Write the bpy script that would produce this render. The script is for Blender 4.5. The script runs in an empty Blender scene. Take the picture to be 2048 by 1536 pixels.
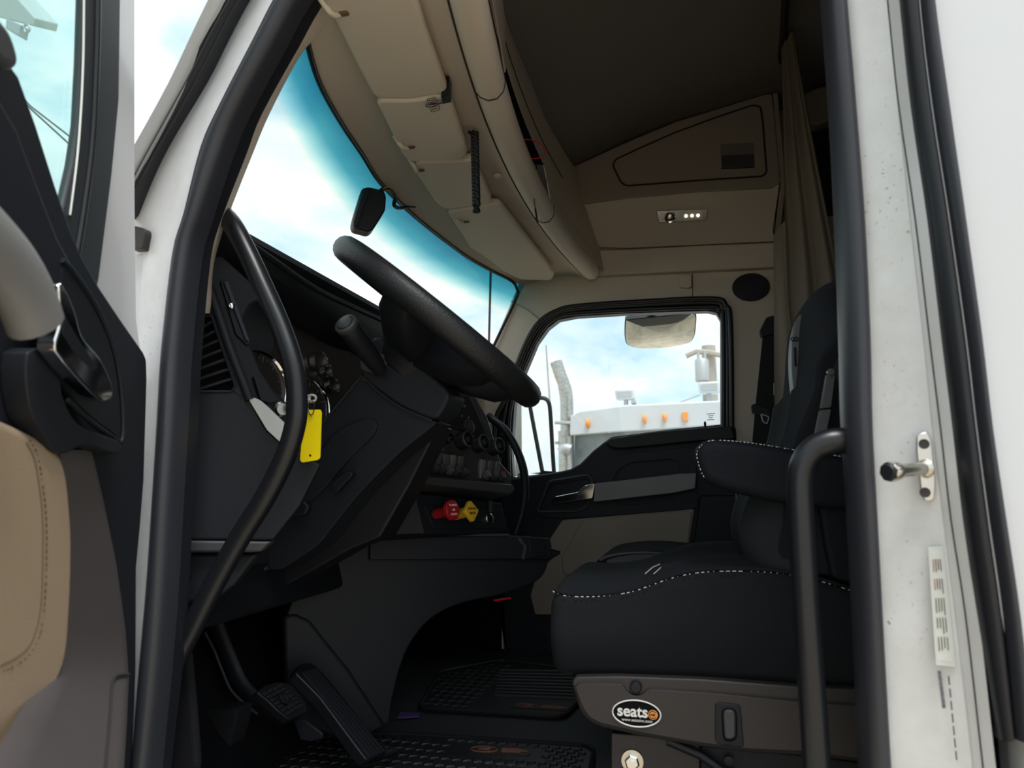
import bpy, bmesh, math, random
import numpy as np
from mathutils import Vector, Matrix
random.seed(4)
R = math.radians
SC = bpy.context.scene
COL = SC.collection
# ---------------------------------------------------------------- camera
F, CX, CY = 1500., 1024., 768.
YAW, PIT = R(13.5), R(7.5)
CAM = Vector((0, -1.1, .69))
FW = Vector((-math.sin(YAW)*math.cos(PIT), math.cos(YAW)*math.cos(PIT), math.sin(PIT)))
RT = Vector((math.cos(YAW), math.sin(YAW), 0))
UP = RT.cross(FW)
cd = bpy.data.cameras.new('camera')
cam = bpy.data.objects.new('camera', cd)
COL.objects.link(cam)
cam.matrix_world = Matrix(((RT.x, UP.x, -FW.x, CAM.x), (RT.y, UP.y, -FW.y, CAM.y), (RT.z, UP.z, -FW.z, CAM.z), (0, 0, 0, 1)))
cd.sensor_width = 36
cd.lens = 36*F/2048
cd.clip_start = .02
cd.dof.use_dof = True
cd.dof.focus_distance = 2.1
cd.dof.aperture_fstop = 5.0
SC.camera = cam
SC.view_settings.view_transform = 'Standard'
SC.view_settings.look = 'None'
SC.view_settings.gamma = 1
SC.view_settings.use_curve_mapping = False
SC.view_settings.exposure = 0.40
# ---------------------------------------------------------------- sky
W = bpy.data.worlds.new('sky')
SC.world = W
W.use_nodes = True
nt = W.node_tree
nt.nodes.clear()
def nd(t, **k):
    n = nt.nodes.new(t)
    for a, b in k.items(): setattr(n, a, b)
    return n
tc = nd('ShaderNodeTexCoord')
mp = nd('ShaderNodeMapping'); mp.inputs['Scale'].default_value = (1.0, 1.0, 2.2)
mp.inputs['Location'].default_value = (.35, .1, .3)
n1 = nd('ShaderNodeTexNoise'); n1.inputs['Scale'].default_value = 2.6; n1.inputs['Detail'].default_value = 8; n1.inputs['Roughness'].default_value = .56
n1.inputs['Distortion'].default_value = .25
cr_ = nd('ShaderNodeValToRGB')
e = cr_.color_ramp.elements
e[0].position = .29; e[0].color = (.36, .60, .80, 1)
e[1].position = .49; e[1].color = (.95, .97, .97, 1)
k_ = e.new(.60); k_.color = (.80, .84, .87, 1)
k_ = e.new(.70); k_.color = (.93, .95, .97, 1)
m_ = e.new(.385); m_.color = (.62, .78, .88, 1)
bg = nd('ShaderNodeBackground'); bg.inputs['Strength'].default_value = 1.0
out = nd('ShaderNodeOutputWorld')
L = nt.links.new
L(tc.outputs['Generated'], mp.inputs['Vector']); L(mp.outputs[0], n1.inputs['Vector']); L(n1.outputs['Fac'], cr_.inputs['Fac'])
L(cr_.outputs['Color'], bg.inputs['Color']); L(bg.outputs[0], out.inputs['Surface'])
sd = bpy.data.lights.new('sun', 'SUN'); sd.energy = 3.0; sd.angle = R(25); sd.color = (1, .985, .965)
sun = bpy.data.objects.new('sun', sd); COL.objects.link(sun)
sun.rotation_euler = Vector((.25, -.3, 1)).to_track_quat('Z', 'Y').to_euler()
sun.location = (2, -4, 6)

# ---------------------------------------------------------------- helpers
def ray(x, y): return FW + RT*((x-CX)/F) - UP*((y-CY)/F)
def at(x, y, X=None, Y=None, Z=None):
    d = ray(x, y)
    t = (X-CAM.x)/d.x if X is not None else (Y-CAM.y)/d.y if Y is not None else (Z-CAM.z)/d.z
    return CAM + d*t
def on(x, y, f, lo=.3, hi=8):
    d = ray(x, y); pv = None
    for i in range(401):
        t = lo+(hi-lo)*i/400; v = f(CAM+d*t)
        if pv is not None and pv*v <= 0:
            a, b = pt, t
            for _ in range(30):
                m = (a+b)/2
                if f(CAM+d*a)*f(CAM+d*m) <= 0: b = m
                else: a = m
            return CAM+d*a
        pv, pt = v, t
    raise ValueError((x, y))
def plane(p, n):
    p = Vector(p); n = Vector(n).normalized()
    return lambda q: (q-p).dot(n)
def pl(pts, Y): return [at(x, y, Y=Y) for x, y in pts]
def pf(pts, f): return [on(x, y, f) for x, y in pts]
def cr(P, n=6, closed=False):
    P = [Vector(p) for p in P]; o = []; m = len(P)
    rng = range(m) if closed else range(m-1)
    for i in rng:
        g = (lambda k: P[k % m]) if closed else (lambda k: P[min(max(k, 0), m-1)])
        a, b, c, d = g(i-1), g(i), g(i+1), g(i+2)
        for j in range(n):
            t = j/n
            o.append(.5*((2*b)+(c-a)*t+(2*a-5*b+4*c-d)*t*t+(3*b-a-3*c+d)*t**3))
    if not closed: o.append(P[-1].copy())
    return o
def rnd(P, r, n=5):
    """round the corners of a closed polygon (2D or 3D tuples)"""
    P = [Vector(p) for p in P]; o = []; m = len(P)
    for i in range(m):
        b = P[i]; u = P[i-1]-b; v = P[(i+1) % m]-b
        k = min(r, u.length*.48, v.length*.48)
        s, e2 = b+u.normalized()*k, b+v.normalized()*k
        for j in range(n+1):
            t = j/n
            o.append((1-t)**2*s+2*t*(1-t)*b+t*t*e2)
    return o
MATS = {}
def mat(name, col, rough=.5, metal=0, bump=0, bscale=300, var=0, vscale=6, coat=0, spec=.5, var_col=None):
    m = bpy.data.materials.new(name); m.use_nodes = True
    t = m.node_tree; b = t.nodes['Principled BSDF']
    b.inputs['Base Color'].default_value = (*col, 1)
    b.inputs['Roughness'].default_value = rough
    b.inputs['Metallic'].default_value = metal
    b.inputs['Coat Weight'].default_value = coat
    b.inputs['Specular IOR Level'].default_value = spec
    c = t.nodes.new('ShaderNodeTexCoord')
    if bump:
        n = t.nodes.new('ShaderNodeTexNoise'); n.inputs['Scale'].default_value = bscale; n.inputs['Detail'].default_value = 2
        bp = t.nodes.new('ShaderNodeBump'); bp.inputs['Strength'].default_value = bump; bp.inputs['Distance'].default_value = .002
        t.links.new(c.outputs['Object'], n.inputs['Vector']); t.links.new(n.outputs['Fac'], bp.inputs['Height']); t.links.new(bp.outputs[0], b.inputs['Normal'])
    if var:
        n = t.nodes.new('ShaderNodeTexNoise'); n.inputs['Scale'].default_value = vscale; n.inputs['Detail'].default_value = 6; n.inputs['Roughness'].default_value = .65
        r = t.nodes.new('ShaderNodeValToRGB')
        c2 = var_col or tuple(x*(1-var) for x in col)
        r.color_ramp.elements[0].position = .38; r.color_ramp.elements[0].color = (*c2, 1)
        r.color_ramp.elements[1].position = .62; r.color_ramp.elements[1].color = (*col, 1)
        t.links.new(c.outputs['Object'], n.inputs['Vector']); t.links.new(n.outputs['Fac'], r.inputs['Fac']); t.links.new(r.outputs['Color'], b.inputs['Base Color'])
    MATS[name] = m
    return m
def glass(name, col, gl=.06, rough=.02):
    m = bpy.data.materials.new(name); m.use_nodes = True; t = m.node_tree
    t.nodes.clear()
    a = t.nodes.new('ShaderNodeBsdfTransparent'); a.inputs[0].default_value = (*col, 1)
    g = t.nodes.new('ShaderNodeBsdfGlossy'); g.inputs['Roughness'].default_value = rough
    x = t.nodes.new('ShaderNodeMixShader'); x.inputs[0].default_value = gl
    o = t.nodes.new('ShaderNodeOutputMaterial')
    t.links.new(a.outputs[0], x.inputs[1]); t.links.new(g.outputs[0], x.inputs[2]); t.links.new(x.outputs[0], o.inputs[0])
    MATS[name] = m
    return m
mat('black_plastic', (0.0076, 0.0090, 0.0127), .5, bump=.15, bscale=900, spec=.35)
mat('dark_plastic', (0.0124, 0.0150, 0.0201), .5, bump=.2, bscale=700, spec=.26)
mat('grey_plastic', (.05, .052, .058), .45, bump=.12, bscale=800, spec=.4)
mat('brown_plastic', (.030, .0265, .0265), .42, bump=.2, bscale=600, spec=.4)
mat('black_rubber', (0.0095, 0.0110, 0.0148), .36, bump=.1, bscale=500, spec=.45)
mat('seal_rubber', (0.0229, 0.0250, 0.0327), .38, bump=.06, bscale=600)
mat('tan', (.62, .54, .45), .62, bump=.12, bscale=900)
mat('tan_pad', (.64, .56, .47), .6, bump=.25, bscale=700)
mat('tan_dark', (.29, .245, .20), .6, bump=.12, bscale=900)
mat('tan_leather', (.33, .25, .172), .5, bump=.3, bscale=350)
mat('headliner', (.17, .155, .145), .9, bump=.3, bscale=500)
mat('curtain_cloth', (.20, .165, .125), .85, bump=.3, bscale=500)
mat('seam', (.02, .018, .016), .8)
mat('white_paint', (.68, .70, .715), .3, var=1, vscale=9, var_col=(.65, .665, .67), coat=.4)
mat('white_clean', (.58, .60, .625), .25, coat=.4)
mat('white_dirty', (.69, .71, .725), .35, var=1, vscale=14, var_col=(.63, .64, .645), coat=.2)
mat('fabric', (0.0114, 0.0135, 0.0169), .95, bump=.6, bscale=1200, spec=.2)
mat('fabric_rib', (0.0210, 0.0245, 0.0296), .95, bump=.5, bscale=900, spec=.2)
mat('black_leather', (0.0071, 0.0090, 0.0132), .62, bump=.2, bscale=900, spec=.14)
mat('grey_leather', (0.06, 0.062, 0.068), .45, bump=.2, bscale=900)
mat('thread', (.62, .62, .60), .8)
mat('thread_brown', (.13, .085, .05), .8)
mat('chrome', (.82, .83, .85), .08, 1)
mat('steel', (.55, .54, .51), .3, 1, var=.3, vscale=40)
mat('silver', (.52, .53, .52), .38, .4)
mat('zinc', (.62, .60, .55), .25, 1)
mat('carpet', (0.0048, 0.0055, 0.0074), .9, bump=.6, bscale=400, spec=.2)
mat('floor_vinyl', (0.0248, 0.0290, 0.0327), .6, bump=.5, bscale=250)
mat('mat_rubber', (.016, .017, .019), .45)
mat('yellow_tag', (.83, .66, .0), .45)
mat('yellow', (.80, .50, .03), .4)
mat('red', (.42, .012, .02), .4)
mat('amber', (.9, .33, .05), .3)
mat('orange', (.80, .30, .06), .45)
mat('white_print', (.8, .8, .78), .5)
mat('black_print', (.006, .006, .007), .8, spec=.1)
mat('red_print', (.55, .2, .18), .6)
mat('label_paper', (.62, .64, .60), .6)
mat('label_green', (.58, .62, .60), .6)
mat('navy', (.02, .022, .05), .5)
mat('gauge_face', (.03, .026, .023), .4)
mat('needle', (.55, .04, .02), .5)
mat('logo_copper', (.19, .085, .06), .5)
mat('gravel', (.48, .40, .29), .95, bump=1, bscale=30, var=.3, vscale=5)
mat('mirror', (.93, .93, .93), .015, 1)
mat('grey_metal', (.45, .46, .47), .45, .5)
mat('wood_pole', (.42, .38, .33), .9)
mat('grey_box', (.42, .44, .44), .5)
mat('screen', (.018, .02, .024), .25)
mat('belt', (0.009, 0.0095, 0.012), .75, bump=.4, bscale=900)
mat('light_plastic', (.19, .19, .195), .45, bump=.1, bscale=800)
mat('pull_grey', (.17, .17, .168), .45, bump=.1, bscale=800)
mat('door_brown', (.075, .066, .067), .5, bump=.25, bscale=500)
mat('handle_black', (0.0071, 0.0085, 0.0111), .33, bump=.06, bscale=500, spec=.45)
mat('frame_plastic', (.028, .035, .041), .5, bump=.1, bscale=600)
mat('wheel_leather', (.011, .012, .014), .45, bump=.45, bscale=260, spec=.4)
mat('switch_lit_grey', (.11, .12, .125), .45, bump=.1, bscale=800)  # paler grey, puts the light on the switch tops into the colour
mat('purple', (.12, .05, .25), .5)
glass('window_glass', (.93, .97, .97), .03)
glass('door_glass', (.80, .95, .93), .06)
glass('lens', (.85, .8, .7), .15)
# rusty speckles on the worn jamb paint
_m = MATS['white_dirty']; _t = _m.node_tree; _b = _t.nodes['Principled BSDF']
_src = _b.inputs['Base Color'].links[0].from_socket
_c = _t.nodes.new('ShaderNodeTexCoord'); _n = _t.nodes.new('ShaderNodeTexNoise'); _n.inputs['Scale'].default_value = 160; _n.inputs['Detail'].default_value = 3
_n2 = _t.nodes.new('ShaderNodeTexNoise'); _n2.inputs['Scale'].default_value = 5
_r = _t.nodes.new('ShaderNodeMapRange'); _r.inputs['From Min'].default_value = .64; _r.inputs['From Max'].default_value = .74
_r2 = _t.nodes.new('ShaderNodeMapRange'); _r2.inputs['From Min'].default_value = .45; _r2.inputs['From Max'].default_value = .65
_k = _t.nodes.new('ShaderNodeMath'); _k.operation = 'MULTIPLY'
_x = _t.nodes.new('ShaderNodeMix'); _x.data_type = 'RGBA'; _x.inputs['B'].default_value = (.36, .27, .21, 1)
for _a, _d in ((_c.outputs['Object'], _n.inputs['Vector']), (_c.outputs['Object'], _n2.inputs['Vector']), (_n.outputs['Fac'], _r.inputs['Value']), (_n2.outputs['Fac'], _r2.inputs['Value']), (_r.outputs[0], _k.inputs[0]), (_r2.outputs[0], _k.inputs[1]), (_k.outputs[0], _x.inputs['Factor']), (_src, _x.inputs['A']), (_x.outputs['Result'], _b.inputs['Base Color'])):
    _t.links.new(_a, _d)
# windshield glass: blue shade band dyed into the top of the pane
def ws_glass():
    m = bpy.data.materials.new('windshield_glass'); m.use_nodes = True; t = m.node_tree; t.nodes.clear()
    g = t.nodes.new('ShaderNodeNewGeometry'); s = t.nodes.new('ShaderNodeSeparateXYZ')
    r = t.nodes.new('ShaderNodeValToRGB'); mr = t.nodes.new('ShaderNodeMapRange')
    mr.inputs['From Min'].default_value = 1.40; mr.inputs['From Max'].default_value = 1.56
    e = r.color_ramp.elements
    e[0].position = 0; e[0].color = (.96, .98, .98, 1); e[1].position = 1; e[1].color = (.15, .42, .48, 1)
    k = e.new(.22); k.color = (.93, .95, .90, 1)
    k = e.new(.36); k.color = (.68, .86, .84, 1)
    k = e.new(.62); k.color = (.27, .59, .63, 1)
    a = t.nodes.new('ShaderNodeBsdfTransparent'); gl = t.nodes.new('ShaderNodeBsdfGlossy'); gl.inputs['Roughness'].default_value = .03
    x = t.nodes.new('ShaderNodeMixShader'); x.inputs[0].default_value = .025
    o = t.nodes.new('ShaderNodeOutputMaterial')
    l = t.links.new
    l(g.outputs['Position'], s.inputs[0]); l(s.outputs['Z'], mr.inputs['Value']); l(mr.outputs[0], r.inputs['Fac']); l(r.outputs['Color'], a.inputs[0])
    l(a.outputs[0], x.inputs[1]); l(gl.outputs[0], x.inputs[2]); l(x.outputs[0], o.inputs[0])
    MATS['windshield_glass'] = m
ws_glass()
def emis(name, col, s):
    m = mat(name, col, .4); b = m.node_tree.nodes['Principled BSDF']
    b.inputs['Emission Color'].default_value = (*col, 1); b.inputs['Emission Strength'].default_value = s
emis('led', (1, .85, .6), 1.2)

def link(name, me, m, parent=None, smooth=40, bevel=0, bseg=2):
    if m: me.materials.append(MATS[m])
    o = bpy.data.objects.new(name, me); COL.objects.link(o)
    if smooth:
        for p in me.polygons: p.use_smooth = True
        me.set_sharp_from_angle(angle=R(smooth))
    if bevel:
        b = o.modifiers.new('bevel', 'BEVEL'); b.width = bevel; b.segments = bseg; b.limit_method = 'ANGLE'; b.angle_limit = R(35)
        b.harden_normals = True
    par(o, parent)
    return o
def par(o, parent):
    if parent is None: return
    o.parent = parent
    if parent.type == 'EMPTY': o.matrix_parent_inverse = Matrix.Translation(-parent.location)
def mesh(name, V, Fc, m, parent=None, smooth=40, bevel=0, bseg=2):
    me = bpy.data.meshes.new(name); me.from_pydata([tuple(v) for v in V], [], Fc); me.validate(); 
    bm = bmesh.new(); bm.from_mesh(me); bmesh.ops.recalc_face_normals(bm, faces=bm.faces); bm.to_mesh(me); bm.free()
    return link(name, me, m, parent, smooth, bevel, bseg)
def plate(name, loops, d, m, parent=None, bevel=0, smooth=35, bseg=2):
    """solid of a planar outline (first loop) with holes (others), from its face by vector d to its back"""
    if not isinstance(loops[0], (list, tuple)) or isinstance(loops[0][0], (int, float)): loops = [loops]
    d = Vector(d); bm = bmesh.new()
    if len(loops) == 1:
        lp = [Vector(p) for p in loops[0]]
        a = [bm.verts.new(p) for p in lp]; b = [bm.verts.new(p+d) for p in lp]; n = len(lp)
        bm.faces.new(a); bm.faces.new(b[::-1])
        for i in range(n): bm.faces.new((a[i], b[i], b[(i+1) % n], a[(i+1) % n]))
    else:
        for off in (Vector(), d):
            ed = []
            for lp in loops:
                vs = [bm.verts.new(Vector(p)+off) for p in lp]
                ed += [bm.edges.new((vs[i], vs[(i+1) % len(vs)])) for i in range(len(vs))]
            bmesh.ops.triangle_fill(bm, edges=ed, use_beauty=True, normal=d)
        bm.verts.ensure_lookup_table(); N = sum(len(l) for l in loops); k = 0
        for lp in loops:
            n = len(lp)
            for i in range(n):
                a, b = k+i, k+(i+1) % n
                bm.faces.new((bm.verts[a], bm.verts[b], bm.verts[b+N], bm.verts[a+N]))
            k += n
    bmesh.ops.recalc_face_normals(bm, faces=bm.faces)
    me = bpy.data.meshes.new(name); bm.to_mesh(me); bm.free()
    return link(name, me, m, parent, smooth, bevel, bseg)
def tube(name, P, r, m, parent=None, n=10, closed=False, cap=True, flat=1.0, upv=None):
    """sweep; r may be a list; flat squashes the second axis"""
    P = [Vector(p) for p in P]; N = len(P); V = []; Fc = []
    if not hasattr(r, '__len__'): r = [r]*N
    pn = None
    for i in range(N):
        if closed: t = P[(i+1) % N]-P[i-1]
        else: t = P[min(i+1, N-1)]-P[max(i-1, 0)]
        t.normalize()
        if upv is not None: pn = Vector(upv)
        if pn is None: pn = Vector((0, 0, 1)) if abs(t.z) < .9 else Vector((1, 0, 0))
        pn = (pn-t*pn.dot(t)).normalized(); bn = t.cross(pn)
        for k in range(n):
            a = 2*math.pi*k/n
            V.append(P[i]+(pn*math.cos(a)+bn*math.sin(a)*flat)*r[i])
    M = N if closed else N-1
    for i in range(M):
        for k in range(n):
            j = (i+1) % N
            Fc.append((i*n+k, i*n+(k+1) % n, j*n+(k+1) % n, j*n+k))
    if cap and not closed:
        Fc.append(tuple(range(n))); Fc.append(tuple((N-1)*n+k for k in range(n)))
    return mesh(name, V, Fc, m, parent, 50)
def loft(name, rows, m, parent=None, closed_v=False, thick=None, smooth=45, closed_u=False):
    """grid through rows of points; thick vector makes it solid"""
    n = len(rows[0]); V = [Vector(p) for r_ in rows for p in r_]; Fc = []; M = len(rows)
    for i in range(M if closed_u else M-1):
        for k in range(n if closed_v else n-1):
            j = (i+1) % M; q = (k+1) % n
            Fc.append((i*n+k, i*n+q, j*n+q, j*n+k))
    if thick is not None:
        o = len(V); t = Vector(thick); V += [v+t for v in V]; Fc += [tuple(o+q for q in f[::-1]) for f in Fc[:]]
        b = [k for k in range(n)]+[i*n+n-1 for i in range(1, M)]+[(M-1)*n+k for k in range(n-2, -1, -1)]+[i*n for i in range(M-2, 0, -1)]
        for i in range(len(b)):
            x, y = b[i], b[(i+1) % len(b)]
            Fc.append((x, y, y+o, x+o))
    return mesh(name, V, Fc, m, parent, smooth)
def lathe(name, prof, c, ax, m, parent=None, n=28, sm=40, cap=True):
    """prof: (radius, height along axis)"""
    ax = Vector(ax).normalized(); c = Vector(c)
    u = ax.orthogonal().normalized(); v = ax.cross(u); V = []; Fc = []
    for r_, h in prof:
        for k in range(n):
            a = 2*math.pi*k/n
            V.append(c+ax*h+(u*math.cos(a)+v*math.sin(a))*max(r_, 1e-5))
    for i in range(len(prof)-1):
        for k in range(n):
            Fc.append((i*n+k, i*n+(k+1) % n, (i+1)*n+(k+1) % n, (i+1)*n+k))
    if cap: Fc.append(tuple(range(n))); Fc.append(tuple((len(prof)-1)*n+k for k in range(n)))
    return mesh(name, V, Fc, m, parent, sm)
def box(name, c, s, m, parent=None, bevel=.003, rot=None):
    c = Vector(c); V = []
    for x in (-.5, .5):
        for y in (-.5, .5):
            for z in (-.5, .5):
                p = Vector((x*s[0], y*s[1], z*s[2]))
                V.append(c+(rot@p if rot is not None else p))
    return mesh(name, V, [(0, 1, 3, 2), (4, 6, 7, 5), (0, 4, 5, 1), (2, 3, 7, 6), (0, 2, 6, 4), (1, 5, 7, 3)], m, parent, 35, bevel)
def dashes(name, P, r, m, parent, on_=.007, off=.004):
    """stitches along a path, one mesh"""
    P = [Vector(p) for p in P]; V = []; Fc = []; acc = 0
    for a, b in zip(P, P[1:]):
        Lg = (b-a).length; t = (b-a).normalized() if Lg > 1e-9 else None
        if t is None: continue
        s = acc
        while s < Lg:
            e2 = min(s+on_, Lg)
            p0, p1 = a+t*s, a+t*e2; u = t.orthogonal().normalized(); w = t.cross(u); k = len(V)
            for p in (p0, p1):
                V += [p+u*r, p+w*r, p-u*r, p-w*r]
            Fc += [(k, k+1, k+5, k+4), (k+1, k+2, k+6, k+5), (k+2, k+3, k+7, k+6), (k+3, k, k+4, k+7), (k, k+3, k+2, k+1), (k+4, k+5, k+6, k+7)]
            s += on_+off
        acc = s-Lg
    return mesh(name, V, Fc, m, parent, 0)
def text(name, s, o, ux, uy, size, m, parent, thick=.0006, bold=0):
    """flat lettering: o centre, ux reading direction, uy up"""
    c = bpy.data.curves.new(name, 'FONT'); c.body = s; c.size = 1; c.align_x = 'CENTER'; c.align_y = 'CENTER'; c.extrude = .01; c.offset = bold
    t = bpy.data.objects.new(name, c); COL.objects.link(t)
    dg = bpy.context.evaluated_depsgraph_get(); me = bpy.data.meshes.new_from_object(t.evaluated_get(dg))
    bpy.data.objects.remove(t); bpy.data.curves.remove(c)
    ux = Vector(ux).normalized(); uy = Vector(uy); uy = (uy-ux*uy.dot(ux)).normalized(); nz = ux.cross(uy); o = Vector(o)
    for v in me.vertices:
        q = v.co.copy(); v.co = o+ux*q.x*size+uy*q.y*size+nz*q.z*thick/.02
    return link(name, me, m, parent, 0)
def emp(name, loc, label=None, cat=None, group=None, kind=None):
    o = bpy.data.objects.new(name, None); o.empty_display_size = .05; o.location = loc; COL.objects.link(o)
    return tag(o, label, cat, group, kind)
def tag(o, label=None, cat=None, group=None, kind=None):
    if label: o['label'] = label
    if cat: o['category'] = cat
    if group: o['group'] = group
    if kind: o['kind'] = kind
    return o
def rows_strip(name, rows, Yl, Yr, m, parent=None, bulge=0, thick=.03, nseg=8, sub=4):
    """upright band of the body: rows (y, xl, xr) in the frame; Yl/Yr give the distance of its edges; bulge rounds it"""
    a = cr([Vector((xl, y, 0)) for y, xl, xr in rows], sub); b = cr([Vector((xr, y, 0)) for y, xl, xr in rows], sub)
    g = []
    for p, q in zip(a, b):
        A, B = at(p.x, p.y, Y=Yl), at(q.x, q.y, Y=Yr)
        w = []
        for k in range(nseg+1):
            t = k/nseg; h = bulge*math.sqrt(max(0, 1-(2*t-1)**2))
            w.append(A.lerp(B, t)+Vector((0, -h, 0)))
        g.append(w)
    return loft(name, g, m, parent, thick=(0, thick, 0))
# ================================================================ setting: cab shell
XB = 2.1                                  # back of the sleeper
fl = box('floor', (.4, 1.06, -.03), (3.4, 2.1, .06), 'floor_vinyl', bevel=0)
tag(fl, 'black vinyl floor of the cab under the mats', 'floor', kind='structure')
ground = mesh('ground', [(-60, -60, -1.3), (60, -60, -1.3), (60, 60, -1.3), (-60, 60, -1.3)], [(0, 1, 2, 3)], 'gravel', smooth=0)
tag(ground, 'tan gravel yard the trucks stand on', 'ground', kind='structure')
# ceiling: profile of the tall roof swept across the cab
cp = [(1100, 345), (1164, 318), (1260, 270), (1352, 235), (1450, 208), (1547, 180)]
pr = [at(x, y, Y=1.86) for x, y in cp]
pr = [Vector((-.47, 0, 1.965))]+[Vector((p.x, 0, p.z)) for p in pr[1:]]
last = pr[-1]
pr += [Vector((.9, 0, last.z+.08)), Vector((XB, 0, last.z+.12))]
rows = [[Vector((p.x, yy, p.z)) for p in cr(pr, 4)] for yy in (-.02, .5, 1.0, 1.6, 2.12)]
ceil = loft('ceiling', rows, 'headliner', thick=(0, 0, .06))
tag(ceil, 'dark cloth roof lining rising towards the sleeper', 'ceiling', kind='structure')
wr = box('wall_rear', (XB, 1.06, 1.15), (.05, 2.2, 2.7), 'headliner', bevel=0)
tag(wr, 'dark back wall of the sleeper', 'wall', kind='structure')
wf = box('wall_front', (-1.26, 1.06, .55), (.05, 2.1, 1.28), 'carpet', bevel=0)
tag(wf, 'black firewall behind the dashboard', 'wall', kind='structure')

# ---- passenger side wall with the door opening
YW = 2.06
win_out = [(1464, 880), (1462, 646), (1455, 617), (1438, 600), (1409, 595), (1280, 603), (1152, 612), (1115, 622), (1080, 642), (1057, 675), (1034, 729), (1009, 798), (985, 850), (985, 1120), (1010, 1330), (1475, 1330)]
ho = pl(win_out, YW)
outer = [Vector((-1.28, YW, -.05)), Vector((-1.28, YW, 1.10)), Vector((-.93, YW, 1.10)), at(986, 689, Y=YW), at(1034, 575, Y=YW), Vector((-.72, YW, 1.62)), Vector((-.60, YW, 2.1)), Vector((-.45, YW, 2.6)), Vector((XB, YW, 2.6)), Vector((XB, YW, -.05))]
wall_r = plate('wall_right', [outer, ho], (0, .07, 0), 'tan', bevel=.006)
tag(wall_r, 'beige moulded passenger side wall around the far door', 'wall', kind='structure')
def groove(pts, Y, par_, r=.0016, m='seam', name='seam_line'): return tube(name, cr(pl(pts, Y), 5), r, m, par_, n=6)
groove([(1022, 602), (1040, 612), (1058, 622), (1079, 640)], YW-.001, wall_r)
groove([(1385, 520), (1385, 597)], YW-.001, wall_r)
# coat hook on the wall
hk = plate('coat_hook', rnd(pl([(1353, 551), (1383, 550), (1383, 573), (1376, 576), (1360, 574)], YW-.02), .006), (0, .025, 0), 'tan', wall_r, bevel=.003)
# speaker grille
sc_ = at(1502, 574, Y=YW-.012)
rx, rz = (at(1538, 574, Y=YW)-at(1502, 574, Y=YW)).length, (at(1502, 548, Y=YW)-at(1502, 574, Y=YW)).length
sp = emp('speaker', sc_, 'oval black speaker grille in the beige wall above the far belt', 'speaker')
el = [sc_+Vector((rx*math.cos(a), 0, rz*math.sin(a))) for a in np.linspace(0, 2*math.pi, 41)[:-1]]
plate('grille', el, (0, .02, 0), 'black_plastic', sp, bevel=.003)
tube('rim', [p+Vector((0, .004, 0)) for p in el], .004, 'black_plastic', sp, closed=True, n=8)

kq = box('trim_8', (-1.03, 2.035, .38), (.46, .03, .84), 'carpet', bevel=.005)
tag(kq, 'black kick panel under the passenger end of the dash', 'trim', kind='structure')
# ---- driver side wall (the open side we look in through)
seal_f = [(-150, 640, 735), (0, 553, 633), (80, 512, 588), (217, 442, 512), (300, 405, 480), (430, 373, 430), (512, 350, 408), (700, 328, 390), (833, 320, 383), (1000, 310, 372), (1175, 298, 363), (1350, 283, 349), (1500, 272, 331), (1750, 250, 305)]
wl = emp('wall_left', (.3, 0, 0), 'white painted driver side body around the open doorway', 'wall', kind='structure')
# rear door pillar: jamb, crease, seals, outer skin
rs = [(-250, 1632, 1677), (0, 1648, 1695), (208, 1663, 1713), (443, 1675, 1731), (677, 1684, 1742), (857, 1689, 1746), (1040, 1701, 1756), (1231, 1711, 1766), (1518, 1724, 1782), (1800, 1738, 1800)]
rows_strip('inner_seal', rs, .035, .02, 'seal_rubber', wl, bulge=.022)
jam = [(-250, 1672, 1752), (0, 1690, 1778), (208, 1708, 1797), (443, 1726, 1822), (677, 1738, 1848), (857, 1744, 1866), (1040, 1753, 1888), (1231, 1763, 1912), (1518, 1779, 1945), (1800, 1797, 1975)]
rows_strip('jamb', jam, .02, -.02, 'white_dirty', wl, thick=.05)
cre = [(y, b-2, c) for (y, a, b), c in zip(jam, (1776, 1801, 1823, 1857, 1885, 1907, 1928, 1957, 1990, 2022))]
rows_strip('jamb_flange', cre, -.02, -.045, 'white_paint', wl, thick=.06)
osl = [(y, c-1, d) for (y, b, c), d in zip(cre, (1822, 1838, 1862, 1898, 1931, 1952, 1976, 2003, 2030, 2055))]
osl = [r_ for r_ in osl if r_[0] < 1400]+[(1476, osl[-2][1]+4, osl[-2][2]-2)]
rows_strip('outer_seal', osl, -.046, -.06, 'black_rubber', wl, bulge=.014)
osr = [(y, c-1, d) for (y, b, c), d in zip(osl, (1846, 1868, 1897, 1930, 1962, 1983, 2010, 2038, 2066))]
rows_strip('outer_seal', osr, -.06, -.07, 'seal_rubber', wl, bulge=.018)
skin = [(y, c, c+900) for (y, b, c) in osl[:-1]]+[(1518, 2056, 2900), (1800, 2080, 2900)]
rows_strip('body_skin', skin, -.064, -.11, 'white_clean', wl, thick=.06, nseg=3)
# inside of that pillar, dark, and the body above and below the doorway
box('pillar_lining', (.30, .09, 1.1), (.05, .10, 2.4), 'dark_plastic', wl)
box('body_panel', (1.25, .01, .9), (1.75, .08, 3.2), 'white_clean', wl)
box('roof_rail', (.0, .01, 2.1), (1.4, .1, .72), 'white_clean', wl, bevel=.02)
box('sill', (-.3, .02, -.22), (1.3, .12, .4), 'white_clean', wl, bevel=.01)
box('cowl_side', (-1.08, .05, .45), (.36, .06, 1.3), 'white_clean', wl)
# thin seam sealer line on the jamb
ln = [Vector((c-26, y, 0)) for (y, b, c) in cre]
tube('sealer_line', [at(p.x, p.y, Y=-.044) for p in cr(ln, 4)], .0012, 'brown_plastic', wl, n=5)
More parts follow.
